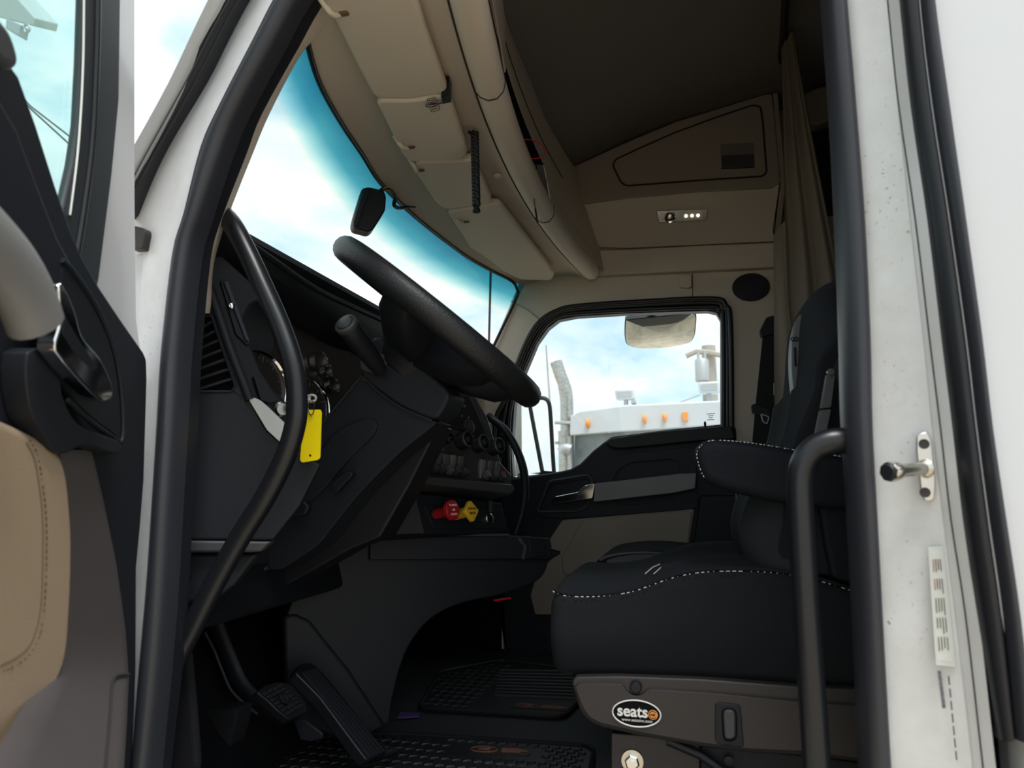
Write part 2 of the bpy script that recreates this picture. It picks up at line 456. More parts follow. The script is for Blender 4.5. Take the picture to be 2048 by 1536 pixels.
# front pillar
rows_strip('inner_seal', [(y, a, a+(b-a)*.56) for y, a, b in seal_f], .0, .0, 'seal_rubber', wl, bulge=.02)
rows_strip('seal_lip', [(y, a+(b-a)*.5, b) for y, a, b in seal_f], .005, .04, 'black_rubber', wl, thick=.02)
wp = [(-150, 585, 645), (0, 495, 558), (80, 452, 517), (167, 408, 474), (300, 322, 410), (430, 264, 378), (512, 250, 355), (700, 245, 333), (1000, 240, 315), (1350, 225, 290), (1750, 205, 260)]
rows_strip('front_pillar', wp, .045, .005, 'white_dirty', wl, bulge=.008, thick=.06)
ru = [(-150, 525, 592), (0, 438, 500), (80, 396, 457), (167, 350, 413), (320, 265, 325), (430, 212, 276)]
rows_strip('pillar_rubber', ru, -.02, .03, 'seal_rubber', wl, bulge=.006)
groove([(560, -120), (476, 0), (388, 167), (296, 330), (250, 420)], -.002, wl, .003, 'black_rubber', 'rubber_groove')
groove([(545, -120), (458, 0), (370, 167), (280, 330), (235, 420)], -.012, wl, .0012, 'grey_plastic', 'rubber_ridge')
rows_strip('pillar_edge', [(-150, 500, 527), (0, 416, 440), (167, 336, 352), (320, 252, 268), (430, 198, 214)], -.04, -.021, 'white_clean', wl)
plate('hinge_cover', rnd(pl([(255, 448), (288, 456), (291, 464), (284, 498), (255, 496)], .0), .004), (0, .03, 0), 'brown_plastic', wl, bevel=.003)
# beige lining of the front pillar
tr1 = rows_strip('trim_1', [(-100, 700, 745), (0, 628, 672), (60, 595, 622), (110, 573, 584), (217, 508, 528), (300, 474, 493), (430, 427, 442), (520, 405, 415), (600, 391, 409), (622, 388, 406)], .05, .10, 'tan', thick=.02)
tag(tr1, 'narrow beige lining strip along the near windshield pillar', 'trim', kind='structure')

# ---- windshield
def wx(z): return -.70-(1.55-z)*.45
def wbow(z): return .16+(1.55-z)*.13
def wsx(y, z): return wx(z)-wbow(z)*(1-((y-1.08)/1.0)**2)
def wsf(p): return p.x-wsx(p.y, p.z)
ws = emp('window_1', (-.9, 1.08, 1.2), 'curved windshield with a blue shade band along the top', 'windshield', kind='structure')
ys = np.linspace(.09, 2.07, 41); zs = np.linspace(1.10, 1.585, 14)
loft('glass_pane', [[Vector((wsx(y, z), y, z)) for y in ys] for z in zs], 'windshield_glass', ws, thick=(-.004, 0, 0))
edge = [(603, 62), (632, 163), (678, 247), (720, 309), (756, 365), (808, 417), (859, 460), (909, 498), (939, 519), (979, 541), (1008, 555), (1024, 565), (1031, 578), (1030, 596), (986, 689), (960, 745)]
ep = [on(x, y, wsf) for x, y in edge]
tube('black_border', [p+Vector((.006, 0, 0)) for p in cr(ep, 5)], .0065, 'black_rubber', ws, n=8)
# beige post between windshield and far door
post_px = [(1030, 575), (1036, 580), (1010, 1010)]
pst = plate('trim_2', pl([(1040, 611), (1058, 621), (1079, 639), (1057, 672), (1034, 727), (1009, 796), (985, 845), (960, 880), (935, 860), (955, 760), (985, 690), (1023, 603)], 2.046), (0, .05, 0), 'tan', bevel=.006, bseg=3)
tag(pst, 'beige post lining between the windshield and the far door', 'trim', kind='structure')

# ---- header above the windshield, swept with the bow of the glass
def hb(xe, bow): return lambda y: xe-bow*(1-((y-1.08))**2)
ysh = np.linspace(.04, 2.05, 30)
prof = [(-.70, .16, 1.552), (-.66, .145, 1.566), (-.55, .11, 1.585), (-.46, .09, 1.58), (-.40, .08, 1.556)]
hd = loft('trim_3', [[Vector((hb(a, b)(y), y, z)) for y in ysh] for a, b, z in prof], 'tan', thick=(0, 0, .03))
tag(hd, 'beige header panel over the windshield behind the sun visors', 'trim', kind='structure')
roof = loft('trim_4', [[Vector((hb(a, b)(y), y, z)) for y in ysh] for a, b, z in ((-.72, .17, 1.60), (-.62, .12, 1.85), (-.50, .08, 2.05), (-.3, .03, 2.16))], 'white_clean', thick=(0, 0, .03))
tag(roof, 'white outer roof skin above the windshield', 'roof', kind='structure')
# overhead console: rounded lower roll + sloping rear face
oc = emp('overhead_console', (-.4, 1.08, 1.6), 'beige overhead console with an empty radio slot above the visors', 'console')
roll = [(-.402, .08, 1.553), (-.39, .08, 1.538), (-.372, .08, 1.528), (-.352, .08, 1.53), (-.338, .08, 1.545), (-.334, .08, 1.565), (-.336, .08, 1.585)]
def cseg(name, y0, y1, prof, m, par_, n=14, thick=(-.006, 0, .012)):
    yy = np.linspace(y0, y1, n)
    return loft(name, [[Vector((hb(a, b)(y), y, z)) for a, b, z in prof] for y in yy], m, par_, thick=thick)
cuts = [(.04, .405), (.408, 1.205), (1.208, 1.93)]
for a, b in cuts: cseg('roll_cover', a, b, roll, 'tan', oc)
face = [(-.335, .08, 1.58), (-.34, .08, 1.60), (-.36, .08, 1.72), (-.385, .08, 1.88), (-.395, .08, 1.965), (-.43, .08, 1.985)]
face_lo = [(-.336, .08, 1.585), (-.342, .08, 1.612)]
face_hi = [(-.345, .08, 1.64), (-.36, .08, 1.72), (-.385, .08, 1.88), (-.395, .08, 1.965), (-.43, .08, 1.985)]
slot = (.40, 1.16)
cseg('rear_face', .04, slot[0], face_hi, 'tan', oc, 6)
cseg('rear_face', slot[0], slot[1], [(-.3565, .08, 1.70)]+face_hi[1:], 'tan', oc, 12)
cseg('rear_face', slot[1], 2.03, face_hi, 'tan', oc, 12)
full = [(-.336, .08, 1.585), (-.345, .08, 1.645)]
cseg('lower_face', .04, slot[0], full, 'tan', oc, 6)
cseg('lower_face', slot[1], 2.03, full, 'tan', oc, 12)
cseg('radio_slot', slot[0], slot[1], [(-.3575, .08, 1.702), (-.39, .08, 1.71), (-.43, .08, 1.71), (-.43, .08, 1.57), (-.35, .08, 1.575)], 'black_print', oc, 10, (-.003, 0, .003))
tube('roll_seam', [Vector((hb(-.402, .08)(y), y, 1.5515)) for y in np.linspace(.05, 1.93, 24)], .0028, 'seam', oc, n=6)
tube('cover_seam', [Vector((hb(a, b)(.4065), .4065, z-.0005)) for a, b, z in roll], .002, 'seam', oc, n=5)
tube('cover_seam', [Vector((hb(a, b)(1.2065), 1.2065, z-.0005)) for a, b, z in roll], .002, 'seam', oc, n=5)
for q, (yy, zz, w) in enumerate(((.60, 1.615, .03), (.68, 1.62, .05), (.80, 1.61, .035), (.90, 1.615, .06))):
    box('connector', (hb(-.385, .08)(yy), yy, zz+.04), (.03, w, .022), 'dark_plastic' if q % 2 else 'grey_plastic', oc)
tube('top_seam', [Vector((hb(-.372, .08)(y)+.004, y, 1.80)) for y in np.linspace(.05, 1.5, 12)], .0015, 'seam', oc, n=5)
# long lidded pocket at the near end of the console
lid = [(hb(-.346, .08), 1.615), (hb(-.36, .08), 1.72)]
plate('pocket_lid', [Vector((hb(-.333, .08)(y)+.004, y, z)) for y, z in ((.06, 1.60), (.30, 1.60), (.385, 1.575), (.39, 1.60), (.36, 1.70), (.06, 1.78))], (-.004, 0, 0), 'tan_dark', oc, bevel=.001)
# wires hanging from the slot
rw = tube('red_wire', cr([at(x, y, Y=.80) for x, y in ((1043, 279), (1062, 280), (1080, 287), (1089, 300), (1085, 312), (1074, 317), (1064, 317))], 6), .0014, 'red', n=6)
tag(rw, 'thin red wire looping out of the overhead radio slot', 'wire')
plg = emp('audio_cable', at(1075, 440, Y=.98), 'black audio cable with metal plug dangling from the radio slot', 'cable')
tube('lead', cr([at(x, y, Y=.97) for x, y in ((1066, 320), (1071, 326), (1073, 335), (1069, 342))], 5), .0022, 'black_plastic', plg, n=6)
tube('plug', [at(1070, 340, Y=.97), at(1068, 348, Y=.97), at(1064, 356, Y=.97), at(1061, 364, Y=.97)], [.004, .004, .0028, .0015], 'zinc', plg, n=8)
tube('cord', cr([at(x, y, Y=1.0) for x, y in ((1066, 352), (1068, 390), (1071, 420), (1075, 446))], 5), [.0012]*10+[.003]*6, 'black_plastic', plg, n=6)
# ================================================================ sun visors
ZV = 1.537
def visor(px, label, z=ZV, clips=()):
    P = [at(x, y, Z=z) for x, y in px]
    c = sum(P, Vector())/len(P)
    e = emp('sun_visor', c, label, 'sun visor', 'beige sun visors over the windshield')
    plate('pad', rnd(P, .02, 6), (0, 0, .026), 'tan_pad', e, bevel=.009, bseg=4)
    for (x0, y0, x1, y1) in clips:
        a, b = at(x0, y0, Z=z-.002), at(x1, y1, Z=z-.002)
        tube('pivot_clip', cr([a+Vector((-.012, -.012, .02)), a, (a+b)/2+Vector((0, 0, -.004)), b, b+Vector((.004, .012, .016))], 4), .006, 'tan', e, n=8)
        d_ = (b-a)
        box('clip_notch', b+Vector((.010, 0, .003)), (.020, .014, .010), 'thread_brown', e, bevel=.004)
    return e
v1 = visor([(560, -150), (668, 42), (707, 120), (748, 197), (820, 199), (896, 187), (854, 72), (831, 0), (790, -130)], 'large near sun visor filling the top left of the header', clips=[(655, 18, 677, 30)])
v2 = visor([(750, 203), (792, 285), (806, 314), (822, 325), (926, 321), (936, 308), (903, 209), (892, 192), (820, 203)], 'short sun visor with printed warning label and clip', z=ZV-.004, clips=[(800, 289, 815, 296)])
v3 = visor([(832, 326), (827, 341), (873, 409), (893, 420), (984, 407), (968, 366), (944, 322), (925, 324)], 'middle beige sun visor just right of the black box', clips=[(829, 333, 835, 342)])
v4 = visor([(894, 426), (906, 443), (940, 497), (963, 510), (1005, 543), (1041, 560), (1103, 562), (1109, 551), (1080, 512), (1038, 460), (1001, 412), (984, 410)], 'long far sun visor reaching the passenger end of the windshield', clips=[(916, 442, 926, 445)])
# warning label printed on the second visor
lb = [at(x, y, Z=ZV-.0045) for x, y in ((854, 198), (871, 194), (880, 219), (863, 224))]
lp = plate('warning_label', rnd(lb, .004, 3), (0, 0, .0005), 'tan_pad', v2)
tube('label_border', rnd([p-Vector((0, 0, .0003)) for p in lb], .004, 3), .0007, 'black_print', lp, n=4, closed=True)
for k in range(5):
    t = .15+.17*k
    a, b = lb[0].lerp(lb[3], t), lb[1].lerp(lb[2], t)
    tube('label_line', [a.lerp(b, .15)-Vector((0, 0, .0003)), a.lerp(b, .85-.1*(k % 2))-Vector((0, 0, .0003))], .0009, 'black_print', lp, n=4)
# binder clip
bc = emp('binder_clip', at(893, 205, Z=ZV), 'small black binder clip with wire arms on the visor edge', 'binder clip')
q = [at(x, y, Z=ZV-.012) for x, y in ((882, 194), (898, 189), (903, 205), (885, 209))]
plate('clip_body', q, (0, 0, .045), 'black_plastic', bc, bevel=.002)
for s in (0, 1):
    w = [(885, 199+s*6), (868, 203+s*4), (853, 207+s*3), (851, 211+s), (856, 214-s*2), (868, 210+s*2), (884, 206-s*2)]
    tube('wire_arm', cr([at(x, y, Z=ZV-.013-.002*s) for x, y in w], 4), .0012, 'chrome', bc, n=6)
# braided cord hanging from a hole in the header
P0 = at(949, 265, Z=1.552)
bot = at(953, 424, Y=P0.y)
hc = emp('braided_cord', bot, 'black braided cord hanging from a hole in the header', 'cord')
N = 90
for k in range(3):
    pts = []
    for i in range(N+1):
        t = i/N; a = t*2*math.pi*7+k*2*math.pi/3
        pts.append(P0.lerp(bot, t*.93)+Vector((.0055*math.cos(a), .0055*math.sin(a), 0)))
    tube('strand', pts, .0056, 'black_plastic', hc, n=7)
tube('frayed_end', [P0.lerp(bot, t) for t in (.90, .94, .97, 1.0)], [.007, .006, .009, .010], 'black_plastic', hc, n=9)
tube('hook', cr([P0+Vector((-.015, 0, .004)), P0+Vector((-.004, 0, -.004)), P0+Vector((.006, 0, .0)), P0+Vector((.004, 0, -.014))], 4), .004, 'black_plastic', hc, n=8)
nub = at(995, 350, Z=1.565)
lathe('screw_cap', [(.012, .0), (.012, -.006), (.008, -.009), (.001, -.009)], nub, (0, 0, 1), 'tan', hd)
# sensor box on the windshield and its harness
sb = emp('sensor_box', on(740, 420, lambda p: wsf(p)-.03), 'black sensor box hanging on the windshield glass', 'sensor')
fs = lambda p: p.x-wsx(p.y, p.z)-.05
o1 = pf([(724, 376), (737, 373), (768, 380), (773, 392), (771, 420), (746, 459), (738, 463), (708, 455), (705, 445), (708, 430)], plane(on(740, 420, fs), (.55, -.8, .05)))
plate('housing', rnd(o1, .008), Vector((-.03, .045, 0)), 'black_plastic', sb, bevel=.006, bseg=3)
o2 = pf([(727, 379), (737, 377), (740, 384), (722, 428), (716, 452), (709, 450), (707, 444), (711, 430)], plane(on(740, 420, fs)+Vector((.003, -.004, 0)), (.55, -.8, .05)))
plate('side_cover', rnd(o2, .004), Vector((-.005, .006, 0)), 'dark_plastic', sb, bevel=.002)
hp = cr([on(x, y, lambda p: wsf(p)-.045) for x, y in ((762, 382), (772, 377), (783, 382), (790, 396), (788, 410), (798, 416), (814, 414), (830, 414))], 6)
cb = tube('wiring_harness', hp, [.006]*30+[.005]*8+[.003]*5, 'black_plastic', n=8)
tag(cb, 'black taped wiring harness running from sensor box to header', 'cable')
for k in range(3):
    tube('loose_wire', [p+Vector((.005*math.cos(k*2), .004*math.sin(k*2), .004)) for p in hp[:16]], .0012, ('yellow', 'brown_plastic', 'grey_plastic')[k], cb, n=5)

# ================================================================ passenger side: cabinet, dome light
cab = emp('storage_cabinet', at(1350, 400, Y=1.9), 'beige overhead storage cabinet on the far wall with latch door', 'cabinet')
YC = 1.86
face = [(1120, 345), (1164, 324), (1260, 280), (1352, 242), (1450, 212), (1530, 187), (1545, 187), (1553, 260), (1562, 365), (1545, 374), (1400, 384), (1250, 397), (1168, 406), (1140, 405)]
door_px = [(1227, 331), (1232, 319), (1290, 292), (1352, 265), (1430, 236), (1505, 211), (1520, 214), (1525, 250), (1532, 344), (1524, 352), (1400, 360), (1254, 371), (1243, 364)]
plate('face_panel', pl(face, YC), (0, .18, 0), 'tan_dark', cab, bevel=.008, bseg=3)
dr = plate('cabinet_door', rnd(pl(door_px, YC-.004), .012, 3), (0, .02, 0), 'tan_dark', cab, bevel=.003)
dl = rnd(pl(door_px, YC-.003), .012, 3)
cc = sum(dl, Vector())/len(dl)
tube('door_gap', [cc+(p-cc)*1.008 for p in dl], .004, 'seam', cab, closed=True, n=6)
lat = emp('x', (0, 0, 0)); bpy.data.objects.remove(lat)
l0 = pl([(1440, 288), (1508, 285), (1510, 333), (1443, 336)], YC-.0045)
plate('latch_recess', rnd(l0, .006, 3), (0, .004, 0), 'headliner', dr)
plate('latch', rnd(pl([(1443, 311), (1507, 308), (1508, 331), (1444, 334)], YC-.010), .005, 3), (0, .008, 0), 'grey_plastic', dr, bevel=.003)
groove([(1442, 337), (1476, 336), (1510, 334)], YC-.005, dr, .003, name='latch_shadow_gap')
# sloping underside with the lamp
low = [[at(x, y, Y=YC+.004) for x, y in ((1145, 405), (1250, 397), (1400, 384), (1558, 370))], [at(x, y, Y=1.90) for x, y in ((1150, 420), (1250, 412), (1400, 400), (1556, 388))], [at(x, y, Y=1.985) for x, y in ((1168, 468), (1250, 473), (1400, 467), (1545, 459))], [at(x, y, Y=2.02) for x, y in ((1176, 492), (1250, 496), (1400, 489), (1548, 482))]]
loft('underside', low, 'tan', cab, thick=(0, .02, .03), smooth=60)
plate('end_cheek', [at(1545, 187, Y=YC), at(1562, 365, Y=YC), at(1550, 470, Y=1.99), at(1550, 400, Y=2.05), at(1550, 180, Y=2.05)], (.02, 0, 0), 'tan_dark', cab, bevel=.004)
ledge = plate('trim_5', pl([(1110, 545), (1180, 552), (1300, 546), (1420, 540), (1552, 534), (1552, 484), (1400, 490), (1250, 498), (1195, 500), (1172, 490), (1150, 470)], 2.02), (0, .05, 0), 'tan', bevel=.008, bseg=3)
tag(ledge, 'beige ledge moulding under the far overhead cabinet', 'trim', kind='structure')
lu = (at(1400, 430, Y=1.95)-at(1330, 434, Y=1.95)).normalized()
def lowf(p):  # lamp lies on the sloping underside
    return (p.y-1.90)-(1.985-1.90)*( (1.775-p.z)/.075)
a0, a1 = at(1364, 433, Y=1.93), None
n_ = Vector((0, -.85, -.52)).normalized()
lf = plane(a0, n_)
dm = emp('dome_light', a0, 'chrome dome light with round lamp and three lit bulbs under the cabinet', 'light')
plate('bezel', rnd(pf([(1312, 422), (1416, 419), (1413, 441), (1318, 446)], lf), .006), -n_*.012, 'steel', dm, bevel=.003)
lf2 = plane(a0+n_*.002, n_)
plate('lens_plate', rnd(pf([(1360, 426), (1408, 423), (1405, 437), (1362, 441)], lf2), .003), -n_*.002, 'silver', dm)
c0 = on(1340, 435, lf2)
lathe('lamp_ring', [(.021, -.004), (.023, .004), (.020, .008), (.015, .006)], c0, n_, 'chrome', dm)
lathe('lamp', [(.014, 0), (.014, .007), (.009, .009), (.001, .009)], c0, n_, 'zinc', dm)
for x in (1372, 1384, 1396): lathe('bulb', [(.007, 0), (.0065, .004), (.003, .006), (.0005, .0065)], on(x, 432-(x-1372)*.05, lf2), n_, 'led', dm, n=14)
# open cubby at the end of the console
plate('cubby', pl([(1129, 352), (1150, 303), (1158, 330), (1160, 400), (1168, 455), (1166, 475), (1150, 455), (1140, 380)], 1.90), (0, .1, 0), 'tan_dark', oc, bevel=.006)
tube('cubby_rim', cr(pl([(1150, 303), (1130, 351), (1140, 357), (1154, 400), (1168, 455)], 1.895), 4), .004, 'tan_dark', oc, n=6)

# ================================================================ passenger door (closed)
d2 = emp('door_2', at(1240, 1300, Y=2.05), 'closed passenger door with dark panel, beige insert and window', 'door', kind='structure')
YD = 2.03
glass_px = [(1026, 955), (1023, 898), (1029, 809), (1050, 743), (1074, 686), (1095, 657), (1117, 640), (1152, 633), (1249, 627), (1415, 622), (1433, 626), (1441, 640), (1441, 849), (1324, 861), (1223, 874), (1209, 884), (1180, 909), (1158, 930), (1135, 941)]
frame_out = [(x, y) for x, y in win_out[:13]]+[(990, 1120), (1015, 1325), (1470, 1325)]
inner = glass_px
plate('door_shell', [pl(frame_out, 2.085), pl(glass_px, 2.085)], (0, .05, 0), 'black_rubber', d2)
gp = plate('window_pane', pl([(1010, 970), (1010, 800), (1060, 660), (1110, 620), (1450, 610), (1455, 860), (1300, 880), (1220, 900), (1150, 960)], 2.11), (0, .005, 0), 'window_glass', d2)
so = cr(pl([(1464, 870), (1461, 648), (1452, 612), (1425, 597), (1280, 603), (1152, 612), (1112, 622), (1080, 642), (1057, 675), (1034, 729), (1009, 798), (990, 850), (988, 1000)], 2.045), 5)
tube('door_seal', so, .010, 'black_rubber', d2, n=10)
si = cr(pl([(1447, 870), (1447, 640), (1438, 619), (1415, 614), (1250, 620), (1150, 626), (1115, 633), (1089, 653), (1068, 684), (1044, 741), (1022, 808), (1016, 880), (1018, 960)], 2.075), 5)
tube('glass_run', si, .011, 'black_rubber', d2, n=10)
tube('frame_gap', cr(pl([(1455, 870), (1454, 644), (1445, 616), (1420, 605), (1265, 611), (1152, 619), (1113, 628), (1085, 648), (1062, 680), (1039, 736), (1015, 803), (1003, 870)], 2.06), 5), .006, 'grey_plastic', d2, n=8)
body = [(1000, 960), (1060, 952), (1115, 944), (1140, 938), (1160, 927), (1185, 902), (1209, 883), (1240, 874), (1320, 864), (1472, 853), (1478, 1000), (1480, 1330), (1010, 1330), (1000, 1100)]
bd = plate('door_panel', pl(body, YD), (0, .05, 0), 'dark_plastic', d2, bevel=.012, bseg=3)
plate('sill_pad', rnd(pl([(1209, 886), (1218, 878), (1307, 864), (1464, 851), (1470, 879), (1389, 883), (1307, 892), (1239, 898), (1222, 896)], YD-.03), .012), (0, .035, 0), 'black_plastic', bd, bevel=.008, bseg=3)
plate('insert', rnd(pl([(1060, 1190), (1095, 1085), (1124, 1040), (1389, 1018), (1376, 1110), (1370, 1230), (1070, 1230)], YD-.012), .01), (0, .02, 0), 'tan_dark', bd, bevel=.005)
ins = rnd(pl([(1122, 1116), (1168, 1038), (1386, 1022), (1374, 1108), (1360, 1150), (1126, 1150)], YD-.02), .02)
plate('insert_pad', ins, (0, .02, 0), 'tan_dark', bd, bevel=.008, bseg=3)
tube('insert_piping', [p+Vector((0, .008, 0)) for p in ins], .003, 'tan_dark', bd, closed=True, n=6)
# arm carrier with recesses
carrier = cr([Vector((x, y, 0)) for x, y in ((1075, 1030), (1071, 1015), (1091, 966), (1102, 957), (1170, 946), (1200, 932), (1230, 912), (1300, 902), (1385, 897), (1392, 930), (1395, 1000), (1389, 1017), (1300, 1025), (1180, 1034), (1110, 1036))], 4, True)
carrier = pl([(p.x, p.y) for p in carrier], YD-.012)
h1 = rnd(pl([(1079, 1018), (1102, 969), (1172, 957), (1180, 965), (1170, 1006), (1155, 1014)], YD-.012), .012, 4)
h2 = rnd(pl([(1224, 962), (1238, 938), (1262, 925), (1343, 918), (1358, 925), (1361, 950)], YD-.012), .014, 4)
h3 = rnd(pl([(1226, 998), (1359, 980), (1340, 1001), (1300, 1007), (1238, 1010)], YD-.012), .01, 4)
ac = plate('pull_carrier', [carrier, h1, h2, h3], (0, .014, 0), 'dark_plastic', bd, bevel=.004)
for h, dz in ((h1, .015), (h2, .015), (h3, .015)):
    c = sum(h, Vector())/len(h)
    plate('recess', [c+(p-c)*1.03+Vector((0, dz-.002, 0)) for p in h], (0, .01, 0), 'black_print', ac)
tube('recess_rim', [p-Vector((0, .003, 0)) for p in rnd(pl([(1075, 1024), (1098, 963), (1176, 950), (1186, 960), (1176, 1012), (1158, 1022)], YD-.012), .014, 4)], .005, 'grey_plastic', ac, closed=True, n=8)
plate('pull_bar', rnd(pl([(1190, 967), (1362, 947), (1393, 946), (1390, 977), (1348, 986), (1187, 1004)], YD-.055), .006), (0, .035, 0), 'light_plastic', bd, bevel=.012, bseg=4)
for x, y in ((1205, 985), (1378, 962)):
    box('bar_mount', at(x, y, Y=YD-.02), (.03, .05, .03), 'grey_plastic', bd, bevel=.008)
hdl = plate('door_handle', rnd(pl([(1103, 1002), (1110, 993), (1155, 984), (1172, 970), (1190, 967), (1185, 997), (1150, 1001), (1108, 1008)], YD-.05), .006), (0, .025, 0), 'chrome', bd, bevel=.009, bseg=4)
tag(hdl, 'chrome inside door handle')
plate('rear_post', pl([(1400, 990), (1480, 990), (1480, 1330), (1370, 1330), (1384, 1100)], YD-.02), (0, .03, 0), 'dark_plastic', bd, bevel=.01)
lk = at(1410, 846, Y=YD+.01)
tube('lock_knob', [lk-Vector((0, 0, .03)), lk, lk+Vector((0, 0, .006))], [.005, .005, .003], 'black_plastic', bd, n=8)
# white notice sticker on the glass corner
for k, (a, b) in enumerate(((.1, .9), (.25, .75), (.3, .7), (.15, .85))):
    z0 = 828+k*4
    tube('print_line', [at(1411+21*a, z0, Y=2.107), at(1411+21*b, z0-.6, Y=2.107)], .0012, 'black_print', gp, n=4)
# far seat belt
sbelt = emp('seat_belt', at(1525, 880, Y=1.98), 'black far seat belt with buckle tongue hanging on the beige wall', 'seat belt')
plate('anchor', rnd(pl([(1520, 660), (1533, 634), (1552, 630), (1552, 668), (1524, 674)], 1.99), .01), (0, .05, 0), 'black_plastic', sbelt, bevel=.006)
plate('webbing', pl([(1526, 668), (1552, 664), (1546, 780), (1540, 900), (1503, 900), (1512, 800)], 2.0), (0, .003, 0), 'belt', sbelt)
plate('webbing', pl([(1538, 690), (1552, 690), (1550, 900), (1532, 900)], 1.99), (0, .003, 0), 'belt', sbelt)
tg = plate('buckle_tongue', rnd(pl([(1502, 812), (1508, 807), (1540, 818), (1542, 828), (1533, 850), (1526, 846), (1522, 832), (1504, 826)], 1.985), .006), (0, .01, 0), 'black_plastic', sbelt, bevel=.003)
tube('slot_loop', rnd(pl([(1522, 828), (1538, 834), (1534, 848), (1526, 844)], 1.982), .006), .003, 'steel', tg, closed=True, n=6)
plate('belt_tag', pl([(1547, 766), (1553, 766), (1553, 790), (1547, 790)], 1.98), (0, .002, 0), 'label_paper', sbelt)
_q = at(1472, 985, Y=1.9)
tub = tube('rear_window_post', [_q, Vector((_q.x, _q.y, .0))], .003, 'steel', n=8)
tag(tub, 'thin bare metal rod standing behind the near armrest', 'rod')
tub.name = 'metal_rod'
# ================================================================ dashboard
ds = emp('dashboard', (-.9, 1.0, .4), 'black wrap-around dashboard with gauges, switches and knobs', 'dashboard')
# core: profile swept across the cab
core = [(-1.22, 1.17), (-1.02, 1.195), (-.90, 1.20), (-.868, 1.195), (-.862, 1.18), (-.88, 1.165), (-.93, 1.13), (-.955, 1.05), (-.955, .80), (-.93, .62), (-.90, .52), (-1.0, .44), (-1.22, .40)]
rowsd = [[Vector((x, y, z)) for x, z in core] for y in (.09, .5, .9, 1.4, 2.02)]
loft('dash_body', rowsd, 'black_plastic', ds, closed_v=True, smooth=30)
plate('dash_end', [Vector((x, .092, z)) for x, z in core], (0, .01, 0), 'black_plastic', ds)
# near end panel with the vent
p1f = plane((-.90, .12, 0), (.23, -.09*1.0, 0)) if False else plane((-.90, .12, .8), Vector((.36, -.93, .02)))
pan = [(396, 548), (408, 545), (428, 606), (456, 690), (486, 770), (500, 800), (530, 856), (562, 886), (600, 905), (640, 930), (600, 1010), (545, 1080), (380, 1080), (350, 1060), (372, 800)]
vent_px = [(404, 632), (423, 631), (446, 700), (471, 772), (465, 783), (390, 783), (394, 722)]
N1 = Vector((.36, -.93, .02)).normalized()
vo = rnd(pf(vent_px, p1f), .005, 3)
ep_ = plate('end_panel', [pf(pan, p1f), vo], -N1*.03, 'dark_plastic', ds, bevel=.004)
vb = pf(vent_px, plane(Vector((-.90, .12, .8))-N1*.022, N1))
vn = plate('vent', vb, -N1*.01, 'black_print', ds)
for k in range(7):
    t = .10+.132*k
    def ed(a, b, t): return (a[0]+(b[0]-a[0])*t, a[1]+(b[1]-a[1])*t)
    Lp = ed((404, 632), (389, 790), t); Rp = ed((423, 620), (473, 768), t)
    a, b = on(Lp[0]-1, Lp[1]+4, p1f), on(Rp[0]+1, Rp[1]+0, p1f)
    a -= N1*.003; b -= N1*.003
    plate('vent_slat', [a, b, b-Vector((0, 0, .0055)), a-Vector((0, 0, .0055))], -N1*.014, 'dark_plastic', vn, bevel=.001)
tube('vent_rim', [p+N1*.0005 for p in vo], .0025, 'dark_plastic', vn, closed=True, n=6)
tube('panel_edge', cr(pf([(404, 540), (410, 552), (430, 606), (458, 690), (488, 768), (500, 800)], plane(Vector((-.90, .12, .8))+N1*.002, N1)), 5), .009, 'dark_plastic', ds, n=10)
plate('lower_lip', pf([(372, 1080), (545, 1082), (520, 1105), (372, 1106)], p1f), -N1*.05, 'grey_plastic', ds, bevel=.006)
plate('lower_pad', pf([(372, 1106), (520, 1106), (470, 1170), (430, 1200), (360, 1210)], plane(Vector((-.90, .12, .8))-N1*.02, N1)), -N1*.05, 'dark_plastic', ds, bevel=.01)
# cluster surround
N2 = Vector((.80, -.60, .05)).normalized()
p2 = plane((-.895, .20, 1.0), N2)
sur = [(404, 500), (440, 505), (500, 560), (540, 590), (520, 600), (500, 612), (487, 640), (490, 668), (500, 682), (506, 700), (522, 738), (546, 776), (572, 802), (600, 822), (620, 850), (600, 880), (560, 870), (500, 800), (458, 690), (420, 590)]
plate('cluster_surround', pf(sur, p2), -N2*.04, 'dark_plastic', ds, bevel=.006)
p2a = plane(Vector((-.895, .20, 1.0))+N2*.006, N2)
sl = plate('switch_strip', rnd(pf([(441, 562), (452, 560), (502, 690), (494, 690), (472, 668)], p2a), .003), -N2*.012, 'black_plastic', ds, bevel=.002)
plate('strip_key', rnd(pf([(448, 563), (456, 562), (500, 684), (492, 680)], plane(Vector((-.895, .20, 1.0))+N2*.011, N2)), .003), -N2*.008, 'navy', sl, bevel=.002)
lathe('chrome_stud', [(.006, 0), (.006, .004), (.003, .005)], on(463, 612, plane(Vector((-.895, .20, 1.0))+N2*.010, N2)), N2, 'chrome', sl, n=14)
